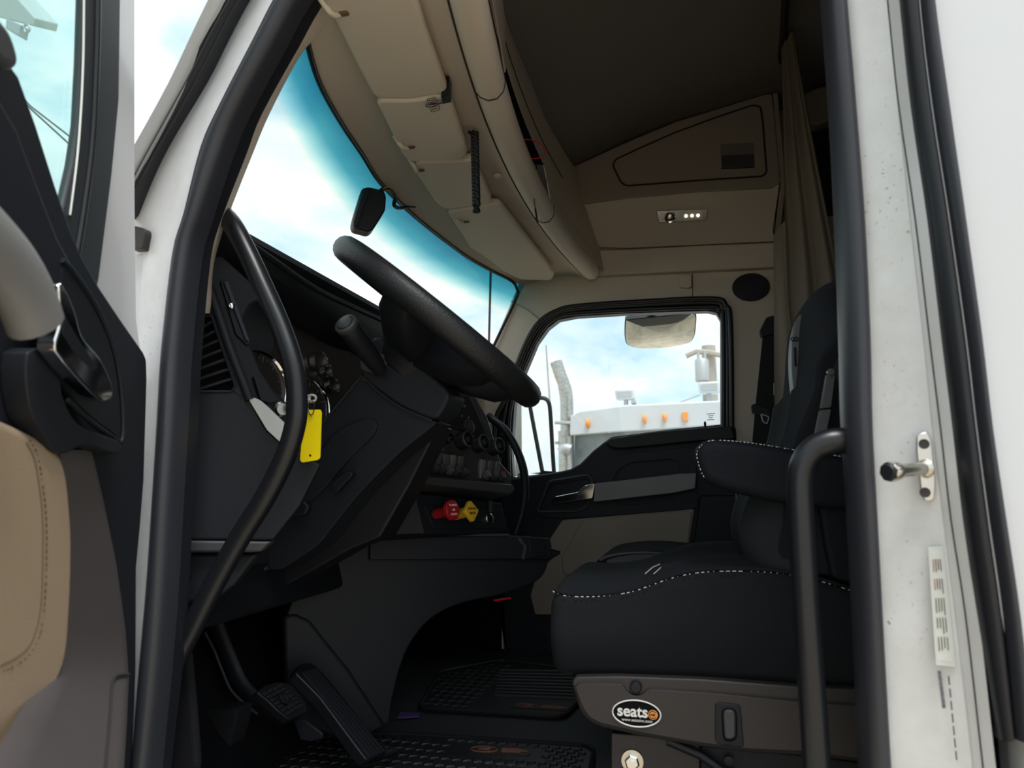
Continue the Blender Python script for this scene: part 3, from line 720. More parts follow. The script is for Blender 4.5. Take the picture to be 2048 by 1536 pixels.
# hood over the gauges
hood = [(418, 452), (440, 455), (500, 488), (620, 570), (700, 610), (790, 655), (820, 690), (800, 720), (760, 700), (690, 700), (640, 668), (590, 628), (530, 600), (440, 520), (405, 505)]
loft('hood', [[on(x, y, plane((-.86, .2, 1.2), (1, -.06, 0))) for x, y in ((412, 448), (440, 455), (500, 488), (620, 570), (700, 610), (800, 655), (860, 690))],
              [on(x, y, plane((-.872, .2, 1.2), (1, -.06, 0))) for x, y in ((410, 462), (438, 475), (500, 520), (620, 605), (700, 650), (800, 700), (860, 730))],
              [on(x, y, plane((-.93, .2, 1.2), (1, -.06, 0))) for x, y in ((405, 490), (438, 512), (500, 565), (620, 660), (700, 720), (800, 770), (860, 790))]], 'black_plastic', ds, thick=(-.08, 0, .012), smooth=50)
tube('hood_lip', cr([on(x, y, plane((-.86, .2, 1.2), (1, -.06, 0))) for x, y in ((412, 448), (440, 455), (500, 488), (620, 571), (700, 611), (800, 657), (860, 692))], 4), .007, 'black_plastic', ds, n=8)
# gauges
p3 = plane((-.945, .45, 1.0), Vector((.95, -.28, .12)))
N3 = Vector((.95, -.28, .12)).normalized()
cf = plate('cluster_face', pf([(480, 620), (560, 620), (760, 740), (760, 900), (640, 900), (560, 860), (500, 760)], plane(Vector((-.945, .45, 1.0))-N3*.012, N3)), -N3*.01, 'gauge_face', ds)
for (x, y, r_) in ((516, 772, .082), (612, 812, .072), (492, 652, .020), (637, 722, .024), (664, 772, .020), (652, 742, .016)):
    c = on(x, y, p3); big = r_ > .05
    g = lathe('gauge', [(r_*.93, -.008), (r_*.93, 0)], c, N3, 'gauge_face', ds)
    lathe('chrome_ring', [(r_*.93, -.008), (r_, -.008), (r_*1.02, .004), (r_*.98, .010), (r_*.93, .006), (r_*.92, -.006)], c, N3, 'chrome', g)
    u = N3.cross(Vector((0, 0, 1))).normalized(); v = u.cross(N3)
    if big:
        for k in range(28):
            a = R(225-270*k/27); L0 = .80 if k % 3 else .72
            d = u*-math.cos(a)+v*math.sin(a)
            tube('tick', [c+N3*.001+d*r_*L0, c+N3*.001+d*r_*.88], .0004 if k % 3 else .0008, 'pull_grey', g, n=4)
        tube('needle', [c+N3*.003, c+N3*.003+(u*.75+v*.5).normalized()*r_*.7], .0012, 'needle', g, n=4)
# silver accent with the ignition switch and key
p4f = plane(Vector((-.90, .12, .8))+N1*.006, N1)
plate('silver_accent', rnd(pf([(497, 798), (507, 795), (520, 800), (534, 812), (569, 846), (590, 865), (592, 905), (560, 884), (534, 860)], p4f), .004), -N1*.02, 'silver', ds, bevel=.004, bseg=3)
plate('ignition_panel', rnd(pf([(507, 752), (524, 757), (556, 800), (540, 806), (522, 800)], plane(Vector((-.895, .20, 1.0))+N2*.010, N2)), .003), -N2*.02, 'black_plastic', ds, bevel=.003)
kc = on(560, 820, plane(Vector((-.895, .20, 1.0))+N2*.01, N2))
lathe('ignition_barrel', [(.016, -.01), (.016, .010), (.012, .014), (.004, .014)], kc, N2, 'zinc', ds)
key = emp('ignition_key', kc, 'silver ignition key in the switch beside the gauges', 'key')
kd = (on(590, 812, plane(kc+N2*.03, N2))-kc).normalized()
plate('blade', [kc+N2*.01+Vector((0, 0, .003)), kc+kd*.035+N2*.012+Vector((0, 0, .004)), kc+kd*.035+N2*.012-Vector((0, 0, .004)), kc+N2*.01-Vector((0, 0, .003))], -N2*.002, 'zinc', key)
lathe('bow', [(.011, -.0015), (.011, .0015)], kc+kd*.04+N2*.013, N2, 'zinc', key, n=18)
# yellow tag on its ring
YT = .17
tgp = [(611, 820), (640, 819), (643, 824), (640, 916), (635, 920), (604, 925), (600, 920), (608, 826)]
tag_o = emp('key_tag', at(620, 925, Y=YT), 'bright yellow plastic key tag hanging by the front grab handle', 'key tag')
def circ(x, y, r_, Y, n=14):
    c = at(x, y, Y=Y); return [c+Vector((r_*math.cos(a), 0, r_*math.sin(a))) for a in np.linspace(0, 2*math.pi, n+1)[:-1]]
plate('tag_plate', [rnd(pl(tgp, YT), .004, 4), circ(622, 831, .0026, YT), circ(620, 911, .0026, YT)], (0, .0018, 0), 'yellow_tag', tag_o)
tube('key_ring', cr(pl([(622, 831), (617, 822), (618, 806), (624, 800), (629, 808), (627, 824)], YT-.003), 5, True), .0011, 'chrome', tag_o, closed=True, n=6)
tube('split_ring', cr(pl([(612, 795), (622, 790), (631, 793), (630, 801), (622, 803), (618, 800)], YT), 5, True), .0022, 'silver', tag_o, closed=True, n=6)
plate('ring_clip', pl([(610, 790), (620, 793), (619, 806), (611, 806)], YT+.002), (0, .004, 0), 'white_print', tag_o, bevel=.001)

# ---- centre stack turned to the driver
NS = Vector((.87, -.44, .22)).normalized()
S0 = on(930, 880, plane((-.65, .97, .8), NS))
def sf(h=0): return plane(S0+NS*h, NS)
stack = [(770, 955), (830, 830), (880, 775), (930, 770), (948, 786), (976, 834), (1003, 926), (1024, 950), (1024, 990), (900, 980)]
st = plate('centre_stack', pf(stack, sf()), -NS*.22, 'grey_plastic', ds, bevel=.006)
plate('touch_screen', rnd(pf([(880, 850), (905, 790), (938, 792), (972, 868), (965, 872)], sf(.005)), .006), -NS*.01, 'screen', st, bevel=.002)
tube('screen_trim', pf([(952, 798), (977, 870)], sf(.006)), .003, 'grey_plastic', st, n=6)
tube('screen_trim', pf([(873, 832), (880, 851)], sf(.006)), .003, 'grey_plastic', st, n=6)
for x, y in ((916, 810), (928, 812), (924, 832), (937, 835), (894, 817), (930, 812)):
    lathe('icon_dot', [(.0035, -.002), (.0035, .0012)], on(x, y, sf(.0052)), NS, 'pull_grey', st, n=8)
cdial = on(938, 853, sf(.006))
lathe('volume_dial', [(.022, -.002), (.022, .003), (.018, .004), (.016, .002), (.010, .002), (.010, .004), (.001, .004)], cdial, NS, 'grey_plastic', st)
for x, y, r_ in ((920, 884, .024), (952, 890, .024), (983, 896, .024), (885, 881, .014)):
    c = on(x, y, sf(.0))
    k = lathe('control_knob', [(r_*1.05, 0), (r_*1.05, .006), (r_, .008), (r_*.95, .032), (r_*.82, .036), (r_*.75, .030), (r_*.3, .030)], c, NS, 'black_plastic', st)
    lathe('knob_cap', [(r_*.35, .028), (r_*.35, .033), (r_*.1, .034)], c, NS, 'grey_plastic', k, n=16)
    lathe('knob_ring', [(r_*.97, .030), (r_*1.0, .034), (r_*.86, .038), (r_*.8, .034)], c, NS, 'grey_plastic', k, n=28, cap=False)
us = (on(1000, 920, sf())-on(830, 895, sf())).normalized()
vs = NS.cross(us).normalized()
if vs.z < 0: vs = -vs
MS = Matrix((us, vs, NS)).transposed()
for k in range(11):
    x = 828+k*5.6; y = 887+k*1.2
    box('preset_key', on(x, y, sf(.002)), (.009, .010, .010), 'switch_lit_grey', st, .001, MS)
# ledge under the switches
lg = pf([(776, 944), (1026, 968), (1031, 980), (1024, 988), (768, 958)], sf(.05))
plate('ledge', lg, -NS*.10, 'grey_plastic', ds, bevel=.006, bseg=3)
# rocker switches
for k in range(13):
    if k in (8, 9): continue
    x = 815+k*14.8; y = 917+k*2.1
    b = on(x, y, sf(.006))
    h = emp('q', (0, 0, 0)); bpy.data.objects.remove(h)
    s = box('rocker_switch', b, (.020, .056, .014), 'light_plastic' if k in (6, 10) else 'switch_lit_grey', st, .003, MS @ Matrix.Rotation(R(14), 3, 'X'))
    box('rocker_key', b-vs*.022+NS*.018, (.017, .022, .022), 'grey_plastic' if k % 5 else 'switch_lit_grey', s, .003, MS @ Matrix.Rotation(R(-25), 3, 'X'))
    if k == 12: box('red_key', b-vs*.012+NS*.022+us*.004, (.014, .010, .006), 'red', s, .001, MS)
# lower panel with the brake valves
N5 = Vector((.86, -.48, .18)).normalized()
S5 = on(930, 1040, plane((-.60, .99, .66), N5))
def s5(h=0): return plane(S5+N5*h, N5)
lpnl = plate('valve_panel', pf([(764, 1070), (812, 1000), (832, 985), (1004, 1005), (1018, 1068)], s5()), -N5*.25, 'dark_plastic', ds, bevel=.006)
plate('valve_plate', rnd(pf([(848, 1010), (1002, 1018), (1010, 1056), (868, 1058)], s5(.004)), .008), -N5*.01, 'dark_plastic', lpnl, bevel=.002)
plate('cheek', pf([(764, 1070), (812, 1000), (834, 996), (850, 1066)], s5(.006)), -N5*.02, 'grey_plastic', lpnl, bevel=.004)
def valve(x, y, hx, hy, m, npoly, name, label):
    a = on(x, y, s5(.002)); d = Vector((.90, -.38, .2)).normalized(); b = a+d*.056
    v = lathe(name, [(.014, 0), (.014, (b-a).length-.008), (.018, (b-a).length)], a, d, m, lpnl, n=20)
    v['label'] = label
    lathe('boot', [(.017, -.004), (.017, .006), (.014, .008)], a, d, 'black_plastic', v, n=20)
    u = Vector((0, 0, 1)); u = (u-d*u.dot(d)).normalized(); w = d.cross(u)
    rr = .028 if npoly == 8 else .030
    P = [b+(u*math.cos(2*math.pi*(k+(.5 if npoly == 8 else 0))/npoly)+w*math.sin(2*math.pi*(k+(.5 if npoly == 8 else 0))/npoly))*rr for k in range(npoly)]
    hd_ = plate('knob_head', rnd(P, .006, 3), d*.014, m, v, bevel=.003)
    return v, b+d*.0146, u, w, d
v1_, c1, u1, w1, d1_ = valve(868, 1029, 897, 1021, 'red', 8, 'brake_valve', 'red octagonal pull knob')
v2_, c2, u2, w2, d2_ = valve(906, 1031, 932, 1024, 'yellow', 4, 'brake_valve', 'yellow diamond pull knob')
for k, s in enumerate(('TRAILER', 'AIR', 'SUPPLY')): text('lettering', s, c1+u1*(.012-.012*k), -w1 if (-w1).x > 0 else w1, u1, .0085, 'white_print', v1_)
for k, s in enumerate(('PARKING', 'BRAKE')): text('lettering', s, c2+u2*(.006-.012*k), -w2 if (-w2).x > 0 else w2, u2, .0085, 'black_print', v2_)
sk = on(976, 1038, s5(.004))
lathe('power_socket', [(.016, 0), (.016, .008), (.013, .010), (.011, .006), (.011, -.004)], sk, N5, 'steel', lpnl)
lathe('socket_bore', [(.011, -.003), (.011, .0065)], sk, N5, 'black_print', lpnl)
box('socket_lid', sk+Vector((0, 0, .034))+N5*.012, (.012, .024, .034), 'black_plastic', lpnl, .003)
# shelf and engine cover below
N6 = Vector((.60, -.80, .05)).normalized()
S6 = on(900, 1085, plane((-.62, .98, .6), N6))
def s6(h=0): return plane(S6+N6*h, N6)
plate('shelf', rnd(pf([(740, 1074), (1040, 1072), (1100, 1077), (1104, 1092), (1100, 1118), (1060, 1118), (740, 1120)], s6(.02)), .004), -N6*.35, 'dark_plastic', ds, bevel=.006, bseg=3)
plate('shelf_end', pf([(1056, 1078), (1092, 1079), (1092, 1112), (1060, 1118)], s6(.024)), -N6*.02, 'black_plastic', ds, bevel=.003)
tube('shelf_edge', pf([(764, 1072), (900, 1070), (1018, 1070)], s6(.022)), .004, 'grey_plastic', ds, n=6)
tube('shelf_notch', pf([(1036, 1077), (1050, 1092), (1046, 1118)], s6(.026)), .006, 'grey_plastic', ds, n=6)
eng = cr([Vector((x, y, 0)) for x, y in ((640, 1060), (760, 1075), (1100, 1095), (1097, 1125), (1075, 1162), (1000, 1190), (920, 1208), (860, 1240), (820, 1290), (800, 1340), (785, 1400), (770, 1452), (690, 1400), (600, 1330), (572, 1260), (580, 1210))], 4, True)
ec = plate('engine_cover', pf([(p.x, p.y) for p in eng], s6(.0)), -N6*.30, 'dark_plastic', ds, bevel=.025, bseg=4)
plate('footwell_side', pf([(566, 1232), (590, 1226), (620, 1240), (700, 1340), (775, 1455), (700, 1490), (572, 1440)], s6(.008)), -N6*.05, 'dark_plastic', ds, bevel=.012, bseg=3)
# red reflector on the far side under the shelf, small
rl = plate('red_lamp', pf([(988, 1199), (1022, 1194), (1022, 1198), (990, 1203)], s6(-.02)), -N6*.01, 'red', ds)
# dark closing panel behind the column (knee bolster)
kb = [Vector((-.945, .13, .62)), Vector((-.945, .85, .62)), Vector((-.90, .85, .42)), Vector((-.90, .13, .42))]
plate('knee_panel', kb, (-.03, 0, -.01), 'black_plastic', ds, bevel=.01)
# far grab handle on the dash
fg = tube('grab_handle', cr([at(x, y, Y=Y) for x, y, Y in ((978, 832, 1.62), (988, 842, 1.6), (1008, 858, 1.55), (1030, 892, 1.5), (1046, 935, 1.45), (1050, 980, 1.42), (1044, 1025, 1.4), (1030, 1070, 1.38))], 6), .0145, 'black_plastic', n=12)
tag(fg, 'thin curved black grab handle at the passenger end of the dash', 'grab handle', 'black grab handles in the cab')
# ================================================================ steering wheel and column
YS = .45
T_, B_ = at(716, 521, Y=YS), at(1053, 785, Y=YS)
SCN = (T_+B_)/2; sd_ = (B_-T_).normalized(); RW = (B_-T_).length/2
sa = Vector((sd_.z, 0, -sd_.x))
if sa.z > 0: sa = -sa                      # axis pointing down the column
sy = Vector((0, math.cos(R(4)), 0))+sa*math.sin(R(4))
sa = sd_.cross(sy).normalized()
if sa.z > 0: sa = -sa
sw = emp('steering_wheel', SCN+sa*.15, 'large black leather steering wheel tilted towards the driver seat', 'steering wheel')
tube('rim', [SCN+(sd_*math.cos(a)+sy*math.sin(a))*RW for a in np.linspace(0, 2*math.pi, 97)[:-1]], .028, 'wheel_leather', sw, closed=True, n=16, upv=sa)
lathe('hub', [(.02, .005), (.085, .01), (.105, .03), (.10, .06), (.078, .10), (.065, .135), (.05, .14)], SCN, sa, 'black_plastic', sw)
lathe('horn_pad', [(.001, .0), (.06, .002), (.088, .012), (.09, .02)], SCN, sa, 'black_leather', sw)
for ang in (90, -90, 35, -35):
    d = sd_*math.cos(R(ang))+sy*math.sin(R(ang)); w = d.cross(sa)
    rows_ = []
    for t, wd, h0, h1 in ((.07, .055, .015, .105), (.14, .05, .012, .088), (.21, .042, .006, .060), (RW-.005, .032, -.008, .020)):
        p = SCN+d*t
        rows_.append([p+w*wd*x+sa*(h0+(h1-h0)*z) for x, z in ((-1, .15), (-.8, 0), (.8, 0), (1, .15), (.9, .8), (.55, 1), (-.55, 1), (-.9, .8))])
    loft('spoke', rows_, 'black_plastic', sw, closed_v=True)
sc2 = emp('steering_column', at(560, 1130, Y=.45), 'dark plastic steering column shroud sloping down under the wheel', 'steering column')
YK = .385
up_ = [(722, 752), (728, 722), (735, 692), (748, 675), (765, 680), (795, 697), (822, 716), (864, 750), (896, 782), (898, 797), (882, 827), (862, 838), (806, 816), (760, 785)]
up2 = cr([Vector((x, y, 0)) for x, y in up_], 3, True)
plate('upper_shroud', pl([(p.x, p.y) for p in up2], YK), (0, .11, 0), 'dark_plastic', sc2, bevel=.03, bseg=5)
lo_ = [(720, 756), (760, 788), (806, 818), (862, 840), (868, 850), (800, 905), (720, 985), (675, 1040), (640, 1085), (604, 1112), (558, 1140), (528, 1128), (535, 1090), (565, 1030), (600, 965), (622, 925), (640, 850), (690, 790)]
plate('lower_shroud', pl([(p.x, p.y) for p in cr([Vector((x, y, 0)) for x, y in lo_], 3, True)], YK+.012), (0, .10, 0), 'dark_plastic', sc2, bevel=.028, bseg=4)
rec = cr([Vector((x, y, 0)) for x, y in ((640, 905), (680, 860), (730, 838), (752, 845), (745, 870), (700, 915), (640, 985), (600, 1010), (590, 1000))], 4, True)
plate('grip_panel', pl([(p.x, p.y) for p in rec], YK+.004), (0, .03, 0), 'dark_plastic', sc2, bevel=.008, bseg=3)
tube('seam_line', cr(pl([(645, 846), (690, 792), (722, 753)], YK+.006), 5), .0018, 'seam', sc2, n=5)
tube('seam_line', cr(pl([(724, 752), (760, 786), (806, 817), (864, 841)], YK-.0005), 5), .0018, 'seam', sc2, n=5)
lv = plate('tilt_lever', rnd(pl([(664, 965), (690, 943), (704, 944), (705, 950), (672, 985), (664, 980)], YK-.015), .005), (0, .02, 0), 'black_plastic', sc2, bevel=.004)
plate('lever_foot', rnd(pl([(571, 1010), (598, 992), (618, 1012), (610, 1030), (585, 1036)], YK-.006), .008), (0, .03, 0), 'black_plastic', sc2, bevel=.006)
plate('release_tab', rnd(pl([(508, 1140), (528, 1128), (536, 1130), (524, 1148), (512, 1150)], YK+.02), .004), (0, .03, 0), 'grey_plastic', sc2, bevel=.004)
# knob at the rear tip of the shroud
tube('shroud_knob', cr([at(x, y, Y=.46) for x, y in ((870, 768), (876, 754), (880, 748))], 3), [.012, .012, .011, .011, .010, .009, .006], 'grey_plastic', sc2, n=10)
# shaft cover reaching to the firewall beside the engine cover
plate('shaft_cover', pl([(868, 850), (880, 850), (820, 970), (760, 1075), (700, 1100), (560, 1180), (540, 1150), (640, 1085), (740, 960)], YK+.10), (0, .1, 0), 'black_plastic', sc2, bevel=.02)
plate('lit_wedge', rnd(pl([(771, 661), (800, 640), (818, 631), (826, 642), (814, 668), (797, 690), (786, 684)], .43), .006), (0, .06, 0), 'grey_plastic', sc2, bevel=.006, bseg=3)  # plate added for a lit wedge, its light put into the paler grey
# turn signal stalk
ta, tb = at(752, 728, Y=.35), at(690, 646, Y=.24)
ax = (tb-ta); Lk = ax.length; ax.normalize()
tk = lathe('signal_stalk', [(.014, -.02), (.018, 0), (.021, Lk*.35), (.0225, Lk*.7), (.0225, Lk-.004), (.020, Lk), (.0165, Lk+.001)], ta, ax, 'black_plastic', sc2)
lathe('stalk_button', [(.016, Lk-.002), (.016, Lk+.004), (.0135, Lk+.006), (.001, Lk+.006)], ta, ax, 'grey_plastic', tk)
lathe('stalk_collar', [(.0218, Lk-.012), (.0234, Lk-.010), (.0234, Lk-.001), (.0185, Lk+.002), (.017, Lk)], ta, ax, 'grey_plastic', tk)
plate('stalk_pad', rnd(pl([(716, 725), (735, 700), (770, 708), (776, 720), (764, 742), (745, 746), (722, 742)], YK-.006), .015), (0, .02, 0), 'grey_plastic', sc2, bevel=.005)

# ================================================================ grab handles by the doorway
fh = emp('grab_handle', at(355, 1300, Y=.08), 'long bent black grab handle in front of the near dash end', 'grab handle', 'black grab handles in the cab')
pth = [(418, 418, .14), (436, 424, .115), (462, 446, .10), (492, 500, .09), (530, 582, .08), (565, 664, .075), (588, 740, .07), (594, 810, .07), (588, 860, .07), (568, 920, .07), (530, 995, .07), (480, 1075, .07), (430, 1165, .07), (390, 1245, .07), (352, 1320, .075), (330, 1370, .08)]
tube('bar', cr([at(x, y, Y=Y) for x, y, Y in pth], 6), .0185, 'handle_black', fh, n=16)
lathe('mount', [(.026, -.01), (.028, .01), (.024, .02)], at(432, 420, Y=.13), Vector((.5, -.7, .1)), 'black_plastic', fh)
rh = emp('grab_handle', at(1625, 1600, Y=.08), 'black tubular grab handle on the near rear door pillar', 'grab handle', 'black grab handles in the cab')
pth = [(1720, 878, .06), (1690, 881, .05), (1660, 884, .045), (1630, 897, .045), (1608, 925, .045), (1600, 965, .045), (1602, 1040, .045), (1610, 1180, .045), (1622, 1360, .045), (1634, 1536, .045), (1645, 1700, .045)]
tube('bar', cr([at(x, y, Y=Y) for x, y, Y in pth], 6), .0185, 'handle_black', rh, n=18)

# ================================================================ driver seat
YN, YF = .36, .86                           # near and far side of the seat
seat = emp('driver_seat', (.05, .6, .0), 'black fabric driver seat with white stitching and armrest', 'seat')
stp = [(1097, 1172), (1110, 1187), (1140, 1195), (1200, 1195), (1260, 1187), (1300, 1174), (1340, 1160), (1390, 1149), (1450, 1145), (1530, 1147), (1600, 1156), (1660, 1171), (1720, 1190), (1800, 1215)]
sp3 = cr(pl(stp, YN), 6)
prof_x = [p.x for p in sp3]; prof_z = [p.z for p in sp3]
def zst(x): return float(np.interp(x, prof_x, prof_z))
X0, X1 = prof_x[0], prof_x[-1]
ZB = at(1300, 1360, Y=YN).z
nu, nv = 40, 34
XS = X0+.028
def section(x, inset=0):
    zs_ = zst(x); row = []
    front = math.exp(-((x-(X0+.13))/.10)**2) if x > X0+.13 else 1
    a, b = YN+inset, YF-inset
    for k in range(8):
        s = k/8; g = .018*math.sin(math.pi*min(1, s*1.05))
        row.append(Vector((x, a-g+.012*(1-s), ZB+inset+(zs_-inset-ZB-inset)*s)))
    for k in range(nv+1):
        v = -1+2*k/nv
        e_ = 1-abs(v)**6
        bol = .020*math.exp(-((abs(v)-.70)/.17)**2)*(1-front)
        crown = .026*e_*(.35+.65*front)+bol*e_-.014*(1-front)*max(0, 1-v*v*2)
        row.append(Vector((x, a+(b-a)*(v+1)/2, zs_-inset+crown)))
    for k in range(8):
        s = 1-(k+1)/8
        row.append(Vector((x, b+.018*math.sin(math.pi*s), ZB+inset+(zs_-inset-ZB-inset)*s)))
    return row
rows_ = []
for th in (88, 72, 54, 36, 18):
    q_ = section(XS, .030*(1-math.cos(R(th))))
    rows_.append([p+Vector((-.028*math.sin(R(th)), 0, 0)) for p in q_])
for i in range(nu+1):
    rows_.append(section(XS+(X1-XS)*(i/nu)**1.2))
cu = loft('cushion', rows_, 'fabric', seat, closed_v=True, smooth=75)
n_r = len(rows_[0])
mesh('cushion_front', rows_[0]+[sum(rows_[0], Vector())/n_r+Vector((-.004, 0, 0))], [(a, (a+1) % n_r, n_r) for a in range(n_r)], 'fabric', seat, 70)
dashes('side_stitching', [p+Vector((0, -.005, .003)) for p in sp3[5:]], .0009, 'thread', cu)
tube('seam_ridge', [p+Vector((0, .006, .006)) for p in sp3[5:]], .0035, 'fabric', cu, n=6)
def top(x, v):
    i = min(range(5, len(rows_)), key=lambda q: abs(rows_[q][10].x-x))
    return rows_[i][8+int(round((v+1)/2*nv))]
for dx in (0, .016):
    a_, b_ = top(X0+.19, -.90), top(X0+.20, -.58)
    a_ = Vector((X0+.183+dx, a_.y, a_.z+.008)); b_ = Vector((X0+.207+dx, b_.y, b_.z+.008))
    tube('cross_stitching', [a_, a_.lerp(b_, .5)+Vector((0, 0, .003)), b_], .0011, 'thread', cu, n=5)
# far bolster edge with pale piping
# ---- base
bpx = [(1143, 1364), (1150, 1354), (1230, 1352), (1400, 1358), (1610, 1374), (1740, 1380), (1760, 1530), (1608, 1512), (1499, 1506), (1402, 1494), (1286, 1474), (1196, 1453), (1172, 1439), (1157, 1416)]
YB = YN-.012
bs = plate('side_valance', rnd(pl(bpx, YB), .012, 4), (0, .03, 0), 'brown_plastic', seat, bevel=.006, bseg=3)
rp = [(1150, 1373), (1160, 1367), (1244, 1368), (1252, 1381), (1262, 1390), (1273, 1392), (1284, 1390), (1293, 1381), (1300, 1379), (1420, 1386), (1606, 1404), (1720, 1412), (1740, 1520), (1608, 1503), (1499, 1498), (1402, 1486), (1286, 1466), (1200, 1446), (1178, 1434), (1164, 1412)]
tube('groove_shade', rnd(pl(rp, YB), .006, 3), .0032, 'seam', bs, closed=True, n=6)  # black line painted in for the shadow of the groove
plate('raised_panel', rnd(pl(rp, YB-.007), .006, 3), (0, .012, 0), 'brown_plastic', bs, bevel=.004, bseg=3)
lathe('push_button', [(.011, 0), (.011, .006), (.009, .009), (.001, .0095)], at(1272, 1373, Y=YB), (0, -1, 0), 'black_plastic', bs)
spl = plate('switch_plate', rnd(pl([(1430, 1405), (1481, 1410), (1488, 1493), (1478, 1495), (1436, 1489), (1430, 1480)], YB-.011), .008), (0, .01, 0), 'dark_plastic', bs, bevel=.002)
plate('switch_well', rnd(pl([(1442, 1415), (1474, 1417), (1475, 1482), (1446, 1484)], YB-.0118), .012), (0, .002, 0), 'black_print', spl)
plate('recliner_switch', rnd(pl([(1446, 1420), (1471, 1421), (1472, 1479), (1449, 1481)], YB-.020), .011), (0, .012, 0), 'grey_plastic', spl, bevel=.004, bseg=3)
# badge
bc_ = at(1273, 1427, Y=YB-.009); bx_ = (at(1323, 1431, Y=YB-.009)-bc_); bu = bx_.normalized(); bw = bx_.length
bv = Vector((-bu.z, 0, bu.x)); bh = bw*.53
def ell(s, dy): return [bc_+bu*bw*s*math.cos(a)+bv*bh*s*math.sin(a)+Vector((0, dy, 0)) for a in np.linspace(0, 2*math.pi, 49)[:-1]]
bg_ = plate('badge', ell(1, 0), (0, .003, 0), 'black_print', bs)
tube('badge_border', ell(.97, -.0003), .0013, 'white_print', bg_, closed=True, n=6)
text('lettering', 'seats', bc_+bu*(-bw*.16)+bv*bh*.12+Vector((0, -.0006, 0)), bu, bv, bw*.62, 'white_print', bg_, bold=.022)
text('lettering', 'www.seatsinc.com', bc_+bu*(bw*.02)-bv*bh*.50+Vector((0, -.0006, 0)), bu, bv, bw*.165, 'white_print', bg_)
oc_ = bc_+bu*bw*.66+bv*bh*.0
plate('arrow_disc', [oc_+(bu*math.cos(a)+bv*math.sin(a))*bw*.19+Vector((0, -.0006, 0)) for a in np.linspace(0, 2*math.pi, 25)[:-1]], (0, .0006, 0), 'orange', bg_)
tube('disc_ring', [oc_+(bu*math.cos(a)+bv*math.sin(a))*bw*.14+Vector((0, -.0008, 0)) for a in np.linspace(.5, 2*math.pi-.5, 25)], .0006, 'black_print', bg_, n=4)
ar = [(-.10, .02), (.02, .02), (.02, .06), (.10, 0), (.02, -.06), (.02, -.02), (-.10, -.02)]
plate('arrow', [oc_+bu*bw*x+bv*bw*z+Vector((0, -.0012, 0)) for x, z in ar], (0, .0006, 0), 'black_print', bg_)
# suspension bracket, bolt, rod
br = plate('bracket', pl([(1222, 1466), (1300, 1472), (1400, 1490), (1400, 1600), (1222, 1600)], YB+.02), (0, .02, 0), 'brown_plastic', seat, bevel=.003)
bolt = at(1265, 1522, Y=YB+.018)
lathe('washer', [(.020, 0), (.020, .003), (.012, .003)], bolt, (0, -1, 0), 'zinc', br)
lathe('bolt', [(.014, 0), (.014, .010), (.011, .012), (.006, .012), (.006, .018), (.001, .018)], bolt, (0, -1, 0), 'chrome', br, n=6, sm=20)
lathe('screw', [(.008, 0), (.008, .003), (.001, .004)], at(1458, 1521, Y=YB+.018), (0, -1, 0), 'black_plastic', br)
plate('lower_cover', pl([(1400, 1492), (1620, 1512), (1760, 1530), (1760, 1650), (1400, 1650)], YB+.03), (0, .02, 0), 'dark_plastic', seat, bevel=.003)
tube('strut', [at(1335, 1482, Y=YB+.01), at(1400, 1510, Y=YB+.01), at(1470, 1560, Y=YB+.01)], .008, 'black_plastic', seat, n=8)
box('pedestal', (.12, .6, .1), (.5, .36, .22), 'black_plastic', seat, .01)
box('cushion_pan', (.10, .61, ZB-.008), (.62, .48, .03), 'black_plastic', seat, .006)
# ---- backrest: solid lofted across the seat
fe = [(1655, 589), (1628, 594), (1604, 614), (1589, 645), (1583, 690), (1581, 750), (1574, 815), (1561, 880), (1535, 930), (1505, 980), (1488, 1020), (1482, 1060), (1490, 1100), (1500, 1135)]
YM = .60
fp = cr([at(x, y, Y=YM) for x, y in fe], 4)
rows_ = []
hw = (YF-YN)/2-.01
for p in fp:
    zt = (p.z-fp[-1].z)/(fp[0].z-fp[-1].z)
    w = hw*(1-.46*max(0, (zt-.62)/.38)**1.3) if zt > .62 else hw
    th = .13*min(1, .35+(1-zt)*3)
    row = []
    n = 28
    for k in range(n):
        a = 2*math.pi*k/n; cs, sn = math.cos(a), math.sin(a)
        yy = w*math.copysign(abs(sn)**.55, sn); xx = -math.copysign(abs(cs)**.6, cs)*th/2
        if cs > 0: xx -= .022*math.exp(-((abs(yy)/w-.75)/.2)**2) if zt < .62 else 0
        row.append(Vector((p.x+th/2+xx, YM+.01+yy, p.z)))
    rows_.append(row)
bk = loft('backrest', rows_, 'fabric_rib', seat, closed_v=True, smooth=70)
n = len(rows_[0]); mesh('backrest_cap', rows_[0]+[sum(rows_[0], Vector())/n+Vector((0, 0, .012))], [(k, (k+1) % n, n) for k in range(n)], 'black_leather', bk, 80)
# smooth leather panel of the headrest, near bolster seam
hp_ = cr([Vector((x, y, 0)) for x, y in ((1601, 628), (1590, 650), (1584, 690), (1584, 745), (1591, 803), (1602, 812), (1614, 790), (1622, 740), (1622, 690), (1616, 650))], 4, True)
plate('head_panel', pl([(p.x, p.y) for p in hp_], .50), (0, .06, 0), 'grey_leather', bk, bevel=.015, bseg=3)
text('embossed_mark', '8', at(1590, 678, Y=.497), (.02, 0, 1), (-1, 0, 0), .022, 'black_leather', bk)
tube('embossed_line', [at(1590, 695, Y=.497), at(1591, 732, Y=.497)], .0022, 'black_leather', bk, n=6)
for off, r_ in ((0, .003), (6, .0016)):
    tube('bolster_seam', cr([at(x+off, y, Y=Y) for x, y, Y in ((1684, 686, .41), (1660, 695, .42), (1640, 715, .42), (1630, 750, .42), (1618, 810, .415), (1596, 870, .41), (1584, 895, .40))], 5), r_, 'black_leather', bk, n=6)
